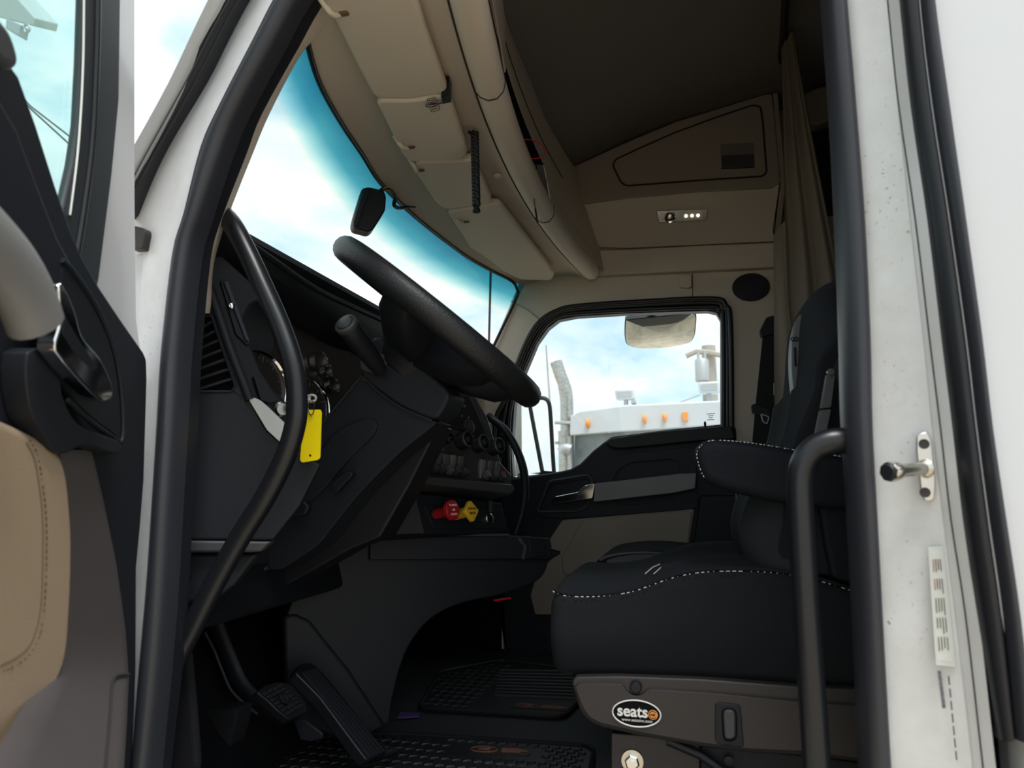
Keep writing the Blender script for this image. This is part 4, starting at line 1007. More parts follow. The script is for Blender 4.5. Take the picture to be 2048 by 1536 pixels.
bol = cr([Vector((x, y, 0)) for x, y in ((1690, 680), (1655, 698), (1638, 725), (1630, 780), (1612, 830), (1590, 890), (1570, 960), (1560, 1040), (1562, 1120), (1700, 1140), (1740, 900))], 4, True)
plate('side_bolster', pl([(p.x, p.y) for p in bol], .37), (0, .10, 0), 'fabric', bk, bevel=.03, bseg=4)
plate('side_shell', pl([(1690, 860), (1650, 930), (1636, 1000), (1650, 1090), (1664, 1158), (1740, 1175), (1760, 900)], .345), (0, .04, 0), 'black_leather', bk, bevel=.01)
lum = cr([Vector((x, y, 0)) for x, y in ((1511, 1010), (1512, 1060), (1525, 1095), (1545, 1105), (1580, 1105), (1590, 1050), (1580, 1000))], 4, True)
plate('lumbar_bolster', pl([(p.x, p.y) for p in lum], .40), (0, .12, 0), 'black_leather', bk, bevel=.03, bseg=4)
# armrest
apx = cr([Vector((x, y, 0)) for x, y in ((1389, 912), (1396, 891), (1418, 879), (1466, 880), (1530, 888), (1600, 900), (1720, 920), (1760, 970), (1720, 1020), (1578, 1009), (1520, 998), (1466, 985), (1432, 973), (1404, 955))], 4, True)
a3 = pl([(p.x, p.y) for p in apx], .325)
am = plate('armrest', a3, (0, .075, 0), 'black_leather', seat, bevel=.024, bseg=5)
ca = sum(a3, Vector())/len(a3)
dashes('armrest_stitching', [ca+(p-ca)*.965+Vector((0, .0005, 0)) for p in a3[52:]+a3[:30]], .0008, 'thread', am, .004, .003)
box('armrest_pivot', at(1650, 960, Y=.40), (.06, .09, .06), 'black_plastic', seat, .012)
# driver seat belt with grey sleeve
db = emp('seat_belt', at(1625, 850, Y=.30), 'black near seat belt with grey plastic sleeve crossing the seat back', 'seat belt')
plate('webbing', pl([(1690, 690), (1700, 715), (1676, 760), (1650, 860), (1628, 870), (1650, 760), (1664, 742)], .33), (0, .003, 0), 'belt', db)
plate('sleeve', rnd(pl([(1653, 748), (1672, 746), (1663, 815), (1641, 818)], .318), .004), (0, .014, 0), 'grey_leather', db, bevel=.004)
plate('sleeve', rnd(pl([(1640, 820), (1663, 818), (1652, 872), (1628, 878)], .316), .004), (0, .014, 0), 'grey_leather', db, bevel=.004)
lathe('sleeve_end', [(.006, -.004), (.006, .004)], at(1661, 744, Y=.316), (0, 1, 0), 'zinc', db, n=12)
# belt buckle between the seats
bk2 = emp('belt_buckle', at(1430, 1106, Y=1.0), 'pinkish metal belt buckle tongue standing beyond the driver cushion', 'buckle')
plate('tongue', rnd(pl([(1424, 1112), (1433, 1091), (1438, 1089), (1440, 1093), (1432, 1114)], 1.0), .003), (0, .004, 0), 'logo_copper', bk2, bevel=.001)
_q = at(1428, 1140, Y=1.01)
tube('stalk', [_q, Vector((_q.x, _q.y, 0))], .008, 'black_plastic', bk2, n=8)
plate('buckle_body', rnd(pl([(1418, 1112), (1437, 1110), (1440, 1150), (1418, 1150)], 1.0), .003), (0, .02, 0), 'black_plastic', bk2, bevel=.003)

# ---- passenger seat beyond
ps = emp('passenger_seat', (.2, 1.55, 0), 'black passenger seat beyond the driver cushion, only its edge showing', 'seat')
pc = cr([Vector((x, y, 0)) for x, y in ((1190, 1126), (1212, 1112), (1250, 1105), (1300, 1102), (1360, 1106), (1440, 1116), (1560, 1130), (1560, 1210), (1400, 1210), (1200, 1200), (1180, 1160))], 4, True)
plate('cushion', pl([(p.x, p.y) for p in pc], 1.34), (0, .46, 0), 'fabric', ps, bevel=.03, bseg=4)
tube('piping', cr(pl([(1200, 1121), (1218, 1113), (1255, 1107), (1300, 1106), (1345, 1110), (1368, 1114)], 1.345), 5), .004, 'grey_leather', ps, n=6)
plate('leather_bolster', pl([(p.x, p.y) for p in cr([Vector((x, y, 0)) for x, y in ((1212, 1124), (1240, 1113), (1290, 1109), (1340, 1113), (1365, 1118), (1330, 1130), (1260, 1132))], 4, True)], 1.335), (0, .03, 0), 'grey_leather', ps, bevel=.008)
box('base', (.2, 1.57, .17), (.44, .4, .33), 'black_plastic', ps, .01)
bkp = [Vector((.47, 1.36, .45)), Vector((.62, 1.36, .45)), Vector((.70, 1.36, .98)), Vector((.60, 1.36, 1.0)), Vector((.52, 1.36, .7))]
plate('backrest', bkp, (0, .42, 0), 'fabric', ps, bevel=.03, bseg=3)
# dark panel of the bunk base behind the seats
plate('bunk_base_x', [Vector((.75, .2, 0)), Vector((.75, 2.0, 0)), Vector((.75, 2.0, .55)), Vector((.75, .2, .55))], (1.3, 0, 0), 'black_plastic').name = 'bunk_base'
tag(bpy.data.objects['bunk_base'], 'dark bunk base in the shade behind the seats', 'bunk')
# ================================================================ pedals
bp_ = emp('brake_pedal', at(620, 1500, Y=.50), 'black brake pedal with ribbed rubber pad and bent arm', 'pedal')
for s, r_ in ((0, .011),):
    tube('arm', cr([at(x, y, Y=.52) for x, y in ((425, 1225), (440, 1270), (460, 1320), (480, 1365), (510, 1400), (545, 1425), (570, 1435))], 5), .020, 'black_plastic', bp_, n=10, flat=.6)
tube('arm_highlight', cr([at(x, y, Y=.495) for x, y in ((410, 1265), (428, 1300), (446, 1345), (462, 1380), (490, 1408), (515, 1428))], 5), .003, 'grey_plastic', bp_, n=6)  # pale line painted along the arm for its highlight
NP = Vector((.80, -.12, .58)).normalized()
pc_ = at(563, 1402, Y=.50)
pp = plane(pc_, NP)
pad_px = [(513, 1384), (530, 1370), (560, 1362), (585, 1370), (604, 1392), (616, 1412), (614, 1425), (580, 1440), (556, 1422), (536, 1402)]
pd = plate('pad', rnd(pf(pad_px, pp), .008), -NP*.022, 'black_rubber', bp_, bevel=.005, bseg=3)
q = pf([(522, 1386), (562, 1366), (608, 1412), (574, 1432)], plane(pc_+NP*.001, NP))
for i in range(7):
    for j in range(4):
        if 2 <= i <= 4 and j in (1, 2): continue
        u0, u1, w0, w1 = (i+.1)/7, (i+.9)/7, (j+.1)/4, (j+.9)/4
        g = lambda u, w: q[0].lerp(q[3], u).lerp(q[1].lerp(q[2], u), w)
        plate('tread_block', [g(u0, w0)+NP*.003, g(u1, w0)+NP*.003, g(u1, w1)+NP*.003, g(u0, w1)+NP*.003], -NP*.004, 'mat_rubber', pd, bevel=.0008)
em = g(.5, .5)+NP*.002
lathe('emblem_ring', [(.011, 0), (.012, .002), (.010, .003), (.009, .001)], em, NP, 'dark_plastic', pd, n=20)
for k in (-1, 0, 1): tube('emblem_bar', [em+(q[3]-q[0]).normalized()*.012+(q[1]-q[0]).normalized()*.004*k, em+(q[3]-q[0]).normalized()*.032+(q[1]-q[0]).normalized()*.004*k], .0012, 'dark_plastic', pd, n=5)
ap = emp('accelerator_pedal', at(760, 1510, Y=.66), 'long black floor-hinged accelerator pedal with lengthwise ribs', 'pedal')
YA = .60
AN = Vector((.62, -.10, .78)).normalized()
a_t, a_b = at(612, 1328, Y=YA), at(745, 1515, Y=YA)
apf = plane((a_t+a_b)/2, (a_b-a_t).cross(Vector((.15, 1, 0))).normalized())
AN = (a_b-a_t).cross(Vector((.15, 1, 0))).normalized()
if AN.x < 0: AN = -AN
apx2 = [(590, 1345), (600, 1328), (616, 1323), (632, 1330), (660, 1360), (700, 1410), (740, 1463), (776, 1503), (735, 1522), (690, 1462), (640, 1395), (606, 1360)]
body_ = plate('treadle', rnd(pf(apx2, apf), .01), -AN*.03, 'black_rubber', ap, bevel=.005, bseg=3)
for k in range(5):
    t = .16+.17*k
    tube('rib', [on(600+(634-600)*t, 1347+(1335-1347)*t, apf)+AN*.001, on(733+(773-733)*t, 1517+(1500-1517)*t, apf)+AN*.001], .0032, 'dark_plastic', body_, n=6)
tube('hinge_pin', [at(700, 1528, Y=YA), at(790, 1500, Y=YA+.1)], .012, 'black_plastic', ap, n=8)
foot = plate('pedal_plate', pl([(586, 1440), (608, 1440), (645, 1468), (644, 1478), (622, 1484), (600, 1480)], .56), (0, .01, 0), 'dark_plastic', bp_, bevel=.003)
# dark carpeted footwell: toe board and its kick panel
tbd = mesh('toe_board', [(-1.2, .09, .38), (-1.2, 1.3, .38), (-1.0, 1.3, .0), (-1.0, .09, .0)], [(0, 1, 2, 3)], 'carpet')
sm_ = tbd.modifiers.new('solid', 'SOLIDIFY'); sm_.thickness = .02
tbd.name = 'wall_toe'; tag(tbd, 'black carpeted toe board below the dashboard', 'wall', kind='structure')
kp = plate('trim_6', pl([(340, 1290), (375, 1300), (385, 1400), (395, 1536), (340, 1640), (320, 1400)], .10), (0, .02, 0), 'carpet', bevel=.01)
tag(kp, 'black kick panel beside the pedals', 'trim', kind='structure')
wc = plate('dead_pedal', pl([(402, 1418), (475, 1418), (470, 1450), (456, 1500), (432, 1470)], .30), (0, .06, 0), 'carpet', bevel=.008)
tag(wc, 'small dark foot rest wedge left of the brake pedal', 'foot rest')
cl = plate('light_leak_patch', pl([(352, 1330), (366, 1308), (371, 1314), (366, 1322)], .11), (0, .01, 0), 'white_print', bevel=.001)  # white triangle painted in for light leaking through
tag(cl, 'tiny painted light leak at the bottom of the front handle', 'light leak')

# ================================================================ floor mats
def mat_on(px, label, z=.010):
    P = [at(x, y, Z=z) for x, y in px]
    e = emp('floor_mat', sum(P, Vector())/len(P)*1.0, label, 'floor mat', 'rubber floor mats')
    P = rnd(P, .03, 4)
    plate('mat_base', P, (0, 0, -.009), 'mat_rubber', e, bevel=.003)
    tube('raised_border', [p+Vector((0, 0, .002)) for p in P], .006, 'mat_rubber', e, closed=True, n=6)
    return e, P
def inside(x, y, P):
    c = False
    for i in range(len(P)):
        a, b = P[i-1], P[i]
        if (a.y > y) != (b.y > y) and x < (b.x-a.x)*(y-a.y)/(b.y-a.y)+a.x: c = not c
    return c
def tread(e, P, z, step, skip=None):
    V = []; Fc = []
    xs = [p.x for p in P]; yy = [p.y for p in P]
    cx, cy = sum(xs)/len(xs), sum(yy)/len(yy)
    Q = [Vector((cx+(p.x-cx)*.95, cy+(p.y-cy)*.92, 0)) for p in P]
    i = 0; y = min(yy)
    while y < max(yy):
        x = min(xs)+(step*.5 if i % 2 else 0)
        while x < max(xs):
            if inside(x, y, Q) and not (skip and skip(x, y)):
                k = len(V); a = step*.40; h = step*.34; s = step*.12 if i % 2 else -step*.12
                for (dx, dy, dz) in ((-a, -h+s, 0), (a, -h-s, 0), (a, h-s, 0), (-a, h+s, 0), (-a*.7, -h*.6+s, .004), (a*.7, -h*.6-s, .004), (a*.7, h*.6-s, .004), (-a*.7, h*.6+s, .004)):
                    V.append((x+dx, y+dy, z+dz))
                Fc += [(k+4, k+5, k+6, k+7), (k, k+1, k+5, k+4), (k+1, k+2, k+6, k+5), (k+2, k+3, k+7, k+6), (k+3, k, k+4, k+7)]
            x += step
        y += step*.8; i += 1
    if V: tag(mesh('tread_pattern', V, Fc, 'mat_rubber', e, 0), kind='stuff')
dmx = [(430, 1560), (520, 1505), (600, 1482), (700, 1470), (800, 1468), (1172, 1492), (1188, 1502), (1170, 1600), (1150, 1700), (380, 1720)]
dm_, DP = mat_on(dmx, 'black rubber floor mat with diamond tread under the pedals')
lg0 = at(990, 1502, Z=.011)
tread(dm_, DP, .010, .028, lambda x, y: (abs(x-lg0.x) < .12 and abs(y-lg0.y) < .035))
pmx = [(838, 1416), (1128, 1433), (1158, 1404), (1150, 1340), (1000, 1322), (880, 1345)]
pm_, PP = mat_on(pmx, 'black rubber floor mat with ribs on the passenger side')
rb0 = at(1075, 1365, Z=.01)
tread(pm_, PP, .010, .030, lambda x, y: x > at(990, 1370, Z=.01).x-.02)
for k in range(9):
    yy_ = 1342+k*6.2
    tube('rib', [at(1000-k*1.4, yy_, Z=.013), at(1146, yy_+2+k*.5, Z=.013)], .006, 'mat_rubber', pm_, n=6)
def mat_logo(e, x, y, x2, y2, w):
    a, b = at(x, y, Z=.0125), at(x2, y2, Z=.0125)
    u = (b-a).normalized(); v = Vector((-u.y, u.x, 0))
    lgp = plate('emblem_plate', rnd([a-v*w, b-v*w*.9, b+v*w*.9, a+v*w], .01), (0, 0, -.003), 'mat_rubber', e)
    c = a+u*.05
    tube('emblem_oval', [c+(u*math.cos(t)*.034+v*math.sin(t)*w*.75)+Vector((0, 0, .001)) for t in np.linspace(0, 2*math.pi, 25)[:-1]], .0028, 'logo_copper', lgp, closed=True, n=5)
    tube('emblem_mark', [c+u*.016-v*w*.3+Vector((0, 0, .001)), c-u*.014+Vector((0, 0, .001)), c+u*.016+v*w*.3+Vector((0, 0, .001))], .003, 'logo_copper', lgp, n=5)
    for k in (-1, 0, 1):
        tube('emblem_bar', [c+u*.045+v*w*.4*k+Vector((0, 0, .001)), b-u*(.01+.015*abs(k))+v*w*.4*k+Vector((0, 0, .001))], .0032, 'logo_copper', lgp, n=5)
mat_logo(dm_, 930, 1498, 1062, 1504, .026)
mat_logo(pm_, 1022, 1410, 1142, 1418, .022)
pp_ = plate('paper_scrap', [at(x, y, Z=.008) for x, y in ((795, 1435), (838, 1432), (840, 1425), (800, 1424))], (0, 0, -.004), 'purple')
tag(pp_, 'small purple card lying on the floor by the engine cover', 'card')

# ================================================================ sleeper: curtain and cupboards
def curtain(edge_l, edge_r, Y, amp, nf, label):
    a = cr([Vector((x, y, 0)) for x, y in edge_l], 8); b = cr([Vector((x, y, 0)) for x, y in edge_r], 8)
    n = min(len(a), len(b)); rows_ = []
    for i in range(n):
        row = []
        A, B = at(a[i].x, a[i].y, Y=Y), at(b[i].x, b[i].y, Y=Y-.10)
        for k in range(41):
            t = k/40
            row.append(A.lerp(B, t)+Vector((0, amp*math.sin(t*nf*2*math.pi+.4*math.sin(i*.2))*(.5+.5*i/n), 0)))
        rows_.append(row)
    return loft('curtain', rows_, 'curtain_cloth', thick=(.004, .004, 0), smooth=80)
c1 = curtain([(1562, 95), (1566, 200), (1568, 350), (1572, 500), (1578, 620), (1600, 760), (1610, 900)], [(1586, 60), (1609, 191), (1640, 351), (1668, 500), (1690, 600), (1705, 760), (1710, 900)], 1.45, .022, 2.3, '')
tag(c1, 'gathered beige sleeper curtain hanging behind the driver seat', 'curtain')
c2 = curtain([(1547, 470), (1548, 600), (1548, 740), (1549, 900)], [(1570, 440), (1585, 600), (1600, 740), (1600, 900)], 1.70, .014, 1.4, '')
tag(c2, 'narrow beige sleeper curtain edge beside the far seat belt', 'curtain')
ck = emp('curtain_rail', at(1570, 60, Y=1.45), 'dark curtain rail under the roof edge', 'rail')
tube('rail', [at(1575, -60, Y=.9), at(1566, 80, Y=1.45), at(1556, 160, Y=1.9)], .012, 'black_plastic', ck, n=8)
sl_ = emp('sleeper_cupboard', at(1640, 350, Y=1.9), 'beige sleeper cupboard corner seen behind the curtain', 'cupboard')
plate('body', rnd(pl([(1609, 186), (1640, 172), (1800, 165), (1800, 240), (1660, 240), (1632, 252), (1612, 235)], 1.80), .02), (0, .27, 0), 'tan_dark', sl_, bevel=.01)
plate('door', rnd(pl([(1620, 262), (1640, 250), (1800, 248), (1800, 440), (1655, 440)], 1.86), .01), (0, .21, 0), 'black_plastic', sl_, bevel=.006)
plate('shelf', rnd(pl([(1650, 432), (1800, 425), (1800, 470), (1660, 470)], 1.80), .01), (0, .27, 0), 'tan_dark', sl_, bevel=.006)
plate('roof_edge', pl([(1545, 190), (1545, 155), (1562, 95), (1590, -60), (1680, -60), (1640, 60), (1575, 170), (1568, 190)], 1.95), (0, .05, 0), 'headliner', bevel=.005).name = 'trim_7'
tag(bpy.data.objects['trim_7'], 'dark roof edge moulding where the sleeper begins', 'trim', kind='structure')
# ================================================================ driver door, swung open
H0 = at(282, 900, Y=-.05)
DA = R(17)
DD = Vector((math.sin(DA), -math.cos(DA), 0))           # from hinge to latch edge
DN = Vector((math.cos(DA), math.sin(DA), 0))            # inner face
def dpl(h=0): return plane(H0+DN*h, DN)
def dp(px, h=0):
    o = []
    for x, y in px:
        if x > -300: o.append(on(x, y, dpl(h), .05, 4)); continue
        p = on(0, y, dpl(h), .05, 4)                    # latch edge, a full door's length from the hinge
        o.append(H0+DN*h+DD*(1.0+(-330-x)*.0008)+Vector((0, 0, p.z-H0.z)))
    return o
d1 = emp('door_1', H0+Vector((0, 0, -.8)), 'open driver door with dark panel, beige pad and chrome handle', 'door', kind='structure')
LX = -330
glp = [(LX, -420), (168, -420), (168, 0), (164, 130), (158, 250), (146, 330), (126, 420), (90, 520), (LX, 560)]
plate('door_shell', [dp([(LX-60, -470), (271, -470), (271, 400), (274, 640), (290, 760), (284, 1200), (272, 1536), (262, 1800), (LX-60, 1900)], -.03), dp([(x+(62 if x > 0 else 0), y) for x, y in glp], -.03)], -DN*.05, 'white_clean', d1, bevel=.004)
plate('window_frame', [dp([(LX-40, -450), (244, -450), (243, 0), (240, 200), (226, 350), (200, 560), (170, 700), (LX-40, 720)], -.02), dp(glp, -.02)], -DN*.014, 'frame_plastic', d1, bevel=.006, bseg=3)
tube('frame_groove', cr(dp([(196, -400), (194, 0), (190, 160), (182, 300), (165, 430), (150, 520)], -.019), 5), .006, 'black_rubber', d1, n=8)
tube('frame_ridge', cr(dp([(170, -400), (168, 0), (165, 160), (156, 300), (140, 430)], -.018), 5), .0015, 'white_print', d1, n=6)
plate('window_pane', dp([(LX, -420), (160, -420), (160, 300), (120, 520), (LX, 560)], -.026), -DN*.004, 'door_glass', d1)
# trim panel
tp = [(LX, 20), (-60, 60), (10, 110), (40, 152), (75, 250), (113, 370), (140, 450), (165, 510), (200, 572), (245, 640), (288, 702), (295, 718), (296, 760), (290, 960), (283, 1050), (275, 1135), (274, 1340), (266, 1536), (255, 1750), (LX, 1800)]
tpan = plate('trim_panel', dp(tp, .0), -DN*.045, 'dark_plastic', d1, bevel=.007, bseg=3)
plate('upper_ledge', dp([(LX, 150), (0, 190), (40, 260), (80, 370), (118, 470), (165, 560), (205, 640), (238, 740), (244, 860), (232, 905), (190, 895), (150, 800), (60, 560), (LX, 350)], .02), -DN*.025, 'dark_plastic', tpan, bevel=.01, bseg=3)
plate('handle_recess', [on(p.x, p.y, dpl(.022), .05, 4) for p in cr([Vector(q+(0,)) for q in ((128, 530), (150, 555), (190, 620), (222, 700), (238, 790), (240, 870), (222, 862), (180, 830), (140, 790), (112, 740), (116, 640), (122, 580))], 4, True)], -DN*.004, 'black_plastic', tpan)
tube('recess_rim', [on(p.x, p.y, dpl(.022), .05, 4) for p in cr([Vector(q+(0,)) for q in ((125, 520), (150, 548), (195, 618), (228, 700), (243, 790), (244, 880), (222, 872), (178, 840), (135, 800))], 5)], .0035, 'dark_plastic', tpan, n=8)
plate('lower_step', [on(p.x, p.y, dpl(.03), .05, 4) for p in cr([Vector(q+(0,)) for q in ((56, 705), (115, 712), (125, 790), (160, 850), (235, 880), (243, 900), (230, 908), (170, 890), (125, 908), (90, 870), (60, 810))], 3, True)], -DN*.03, 'dark_plastic', tpan, bevel=.006, bseg=3)
# pull bar and handle
_b0 = dp([(-260, 290)], .075)[0]
tube('pull_bar', cr([H0+DN*.03+DD*.80+Vector((0, 0, _b0.z-H0.z)), H0+DN*.075+DD*.72+Vector((0, 0, _b0.z-H0.z))]+dp([(-260, 290), (-150, 370), (-60, 450), (10, 525), (50, 590), (72, 648)], .075), 6), .034, 'pull_grey', tpan, n=16, flat=.75)
tag(bpy.data.objects['pull_bar.001'] if 'pull_bar.001' in bpy.data.objects else tpan.children[-1], 'grey door pull bar')
hb_ = plate('door_handle', [on(p.x, p.y, dpl(.055), .05, 4) for p in cr([Vector(q+(0,)) for q in ((118, 572), (130, 575), (150, 620), (165, 672), (200, 715), (222, 760), (226, 790), (214, 802), (196, 796), (160, 760), (122, 715), (110, 690), (122, 640))], 4, True)], -DN*.022, 'chrome', tpan, bevel=.009, bseg=4)
hb_['label'] = 'chrome inside door handle'
plate('handle_slot', dp([(128, 625), (140, 650), (170, 700), (196, 735), (185, 742), (150, 705), (126, 668)], .0555), -DN*.003, 'black_plastic', hb_)
# grip lobe at the top corner
lob = cr([Vector(q+(0,)) for q in ((-200, -120), (-60, -60), (0, 28), (25, 62), (40, 105), (42, 132), (30, 142), (8, 132), (-40, 90), (-200, 10))], 4, True)
plate('mirror_cover', [on(p.x, p.y, dpl(.03), .05, 4) for p in lob], -DN*.04, 'grey_plastic', tpan, bevel=.012, bseg=4)
# beige pad
pad = [(LX, 760), (-60, 812), (0, 835), (60, 862), (110, 890), (135, 930), (146, 1010), (150, 1100), (146, 1220), (138, 1310), (118, 1370), (80, 1440), (30, 1540), (-60, 1700), (LX, 1750)]
pdd = plate('arm_pad', [on(p.x, p.y, dpl(.02), .05, 4) for p in cr([Vector(q+(0,)) for q in pad], 3, True)], -DN*.03, 'tan_leather', tpan, bevel=.014, bseg=4)
st_ = [on(p.x, p.y, dpl(.0208), .05, 4) for p in cr([Vector(q+(0,)) for q in ((60, 880), (75, 910), (84, 960), (92, 1030), (93, 1110), (90, 1200), (82, 1260), (66, 1300), (40, 1326), (0, 1344), (-60, 1355))], 6)]
dashes('stitching', st_, .0011, 'thread_brown', pdd, .005, .003)
tube('pad_seam', [on(p.x, p.y, dpl(.020), .05, 4) for p in cr([Vector(q+(0,)) for q in ((52, 885), (67, 915), (76, 960), (84, 1030), (85, 1110), (82, 1200), (74, 1250), (58, 1290), (34, 1314), (0, 1332))], 5)], .0012, 'thread_brown', pdd, n=5)
# brown lower field and the pocket cover
lf_rows = []
for y, h, xr in ((900, .006, 182), (1000, .006, 206), (1130, .006, 232), (1260, .006, 250), (1320, .008, 254), (1360, .020, 256), (1440, .055, 252), (1536, .10, 246), (1720, .17, 240)):
    xl = float(np.interp(y, (1000, 1300, 1370, 1440, 1540, 1720), (120, 128, 106, 66, 14, -90)))
    lf_rows.append([on(xl+(xr-xl)*t, y, dpl(h), .05, 4) for t in (0, .2, .5, .8, .93, 1)]+[on(xr+3, y, dpl(-.01), .05, 4)])
loft('lower_field', lf_rows, 'door_brown', tpan, thick=-DN*.02, smooth=60)
tube('cover_gap', cr([on(x, y, dpl(h), .05, 4) for x, y, h in ((203, 1640, .143), (211, 1536, .102), (219, 1440, .057), (223, 1380, .031), (228, 1358, .021), (238, 1351, .019), (258, 1349, .018))], 5), .0024, 'seam', tpan, n=6)
# ---- striker and labels on the rear door pillar
def jf(p): return 0
stz = emp('door_striker', at(1853, 1000, Y=-.03), 'worn steel door striker pin on the white rear pillar', 'striker')
YJ = -.026
sp_ = plate('striker_plate', rnd(pl([(1834, 868), (1857, 862), (1864, 880), (1872, 960), (1870, 1002), (1850, 1004), (1842, 980), (1833, 900)], YJ), .006), (0, .008, 0), 'zinc', stz, bevel=.002)
for x, y in ((1848, 888), (1850, 985)):
    lathe('countersunk_hole', [(.0065, -.001), (.0065, .0012), (.004, .0005)], at(x, y, Y=YJ), (0, -1, 0), 'brown_plastic', sp_, n=16)
pa = at(1850, 937, Y=YJ); pb_ = at(1775, 944, Y=YJ-.055)
pd_ = (pb_-pa); pL = pd_.length; pd_.normalize()
pin = lathe('pin', [(.013, 0), (.011, .004), (.0085, .006), (.0085, pL*.75), (.012, pL*.77), (.0125, pL*.95), (.010, pL), (.001, pL)], pa, pd_, 'zinc', stz, n=18)
lathe('pin_cap', [(.0122, pL*.84), (.0126, pL*.86), (.0122, pL*.98), (.009, pL+.002), (.001, pL+.002)], pa, pd_, 'black_plastic', pin, n=8)
lab = emp('certification_label', at(1880, 1320, Y=-.03), 'pale printed certification sticker on the white rear pillar', 'label')
LB = [(1856, 1094), (1886, 1092), (1912, 1334), (1872, 1330)]
def jl(x, y, off=.0):   # on the jamb surface between its two edges
    return at(x, y, Y=-.0195-off)
plate('paper', [jl(*p) for p in LB], (0, .001, 0), 'label_green', lab)
plate('field', [jl(x, y, .0004) for x, y in ((1862, 1104), (1883, 1102), (1905, 1324), (1876, 1321))], (0, .001, 0), 'label_paper', lab)
random.seed(7)
for c_ in range(4):
    for k in range(5):
        t0 = .04+.19*k; t1 = t0+.10+.07*random.random()
        xa = lambda t: 1866+c_*4.6+t*(14+c_*1.5)
        tube('print_line', [jl(xa(t0), 1110+t0*205, .0012), jl(xa(t1), 1110+t1*205, .0012)], .0006, 'red_print' if (c_ == 0 and k < 2) else 'pull_grey', lab, n=4)
bar = emp('barcode_label', at(1885, 1420, Y=-.03), 'blue striped barcode strip below the pillar sticker', 'label')
for k in range(26):
    y0 = 1342+k*2.9
    x0 = 1875+k*.38
    plate('stripe', [jl(x0, y0, .0006), jl(x0+7, y0-.3, .0006), jl(x0+7, y0+1.3+random.random()*.8, .0006), jl(x0, y0+1.6+random.random()*.8, .0006)], (0, .0005, 0), 'navy', bar)
for k in range(7):
    y0 = 1352+k*25
    tube('print_line', [jl(1897+k*2.4, y0, .0008), jl(1899+k*2.4, y0+18, .0008)], .0008, 'grey_plastic', bar, n=4)

# ================================================================ outside the far window
tr = emp('truck', (0, 8, -1.3), 'white semi truck parked beyond the passenger window', 'truck')
YT2 = 7.0
tube('visor_bolt', [at(1218, 864, Y=6.98), at(1218, 866, Y=6.98)], .02, 'grey_metal', tr, n=6)
plate('sun_visor', pl([(1139, 872), (1140, 832), (1158, 822), (1249, 810), (1441, 801), (1600, 796), (1760, 800), (1790, 850), (1600, 846), (1441, 851), (1218, 866)], YT2), (0, .5, .05), 'white_clean', tr, bevel=.02)
cabp = [(1144, 860), (1200, 845), (1780, 830), (1800, 1300), (1150, 1300)]
plate('cab', pl(cabp, 7.35), (0, 2.6, 0), 'white_clean', tr, bevel=.05)
roofp = [(1160, 826), (1250, 812), (1441, 803), (1700, 800), (1700, 850), (1160, 860)]
plate('roof', pl(roofp, 7.4), (0, 2.4, 0), 'white_clean', tr, bevel=.05)
wgp = plate('windshield', pl([(1150, 872), (1218, 866), (1441, 852), (1760, 850), (1770, 960), (1146, 960)], 7.3), (0, .03, 0), 'mirror', tr)
wgp.data.materials.clear(); mat('truck_glass', (.35, .40, .42), .1, 0, var=.3, vscale=3); wgp.data.materials.append(MATS['truck_glass'])
for x, y in ((1176, 847), (1289, 838), (1329, 835)):
    c = at(x, y, Y=6.98)
    _ml = lathe('marker_lamp', [(.055, -.02), (.05, .03), (.03, .06), (.001, .07)], c, (0, -1, 0), 'amber', tr, n=16)
    o = _ml
    for v in o.data.vertices: v.co.x = c.x+(v.co.x-c.x)*.45; v.co.z = c.z+(v.co.z-c.z)*.95
plate('side_lamp', rnd(pl([(1364, 824), (1375, 823), (1376, 842), (1365, 843)], 6.97), .01), (0, .05, 0), 'orange', tr, bevel=.01)
box('hood', (.2, 6.4, .0), (1.7, 1.6, 1.1), 'white_clean', tr, .15)
box('bumper', (.2, 5.5, -.75), (2.3, .3, .4), 'chrome', tr, .05)
for x in (-.85, 1.25): lathe('wheel', [(.2, -.14), (.5, -.14), (.52, -.1), (.52, .1), (.5, .14), (.2, .14)], (x, 6.2, -.78), (1, 0, 0), 'black_rubber', tr)
ex = cr(pl([(1136, 1000), (1134, 860), (1133, 800), (1128, 770), (1120, 748), (1112, 724)], 7.2), 6)
stkp = tube('exhaust_stack', ex, [.075]*18+[.07]*(len(ex)-18), 'steel', tr, n=16, cap=False)
tube('heat_guard', cr(pl([(1133, 990), (1132, 900), (1131, 862)], 7.12), 4), .085, 'steel', tr, n=14)
for y in (845, 885): tube('stack_bracket', pl([(1110, y), (1145, y+2)], 7.1), .018, 'grey_metal', tr, n=6)
for (x0, x1, y0, y1, px, py) in ((1229, 1268, 777, 800, 1252, 812), (1396, 1439, 762, 787, 1418, 805)):
    b = plate('roof_lamp', rnd(pl([(x0, y0+2), (x1, y0), (x1+2, y1-1), (x0+3, y1)], 7.3), .03), (0, .12, 0), 'white_clean', tr, bevel=.02)
    plate('lamp_face', rnd(pl([(x0+5, y0+6), (x1-5, y0+4), (x1-4, y1-6), (x0+7, y1-5)], 7.295), .02), (0, .02, 0), 'grey_box', b, bevel=.005)
    tube('lamp_post', pl([(px, y1-2), (px, py)], 7.35), .025, 'grey_metal', b, n=8)
plate('air_horn', rnd(pl([(1262, 800), (1270, 798), (1272, 806), (1262, 808)], 7.3), .01), (0, .2, 0), 'grey_metal', tr, bevel=.01)
mrr = tube('mirror_pod', cr(pl([(1122, 905), (1130, 898), (1142, 900)], 6.9), 4), .06, 'grey_metal', tr, n=10)
tube('antenna', [at(1105, 960, Y=6.6), at(1099, 795, Y=6.6), at(1092, 690, Y=6.6)], [.014, .011, .008], 'grey_metal', tr, n=6)
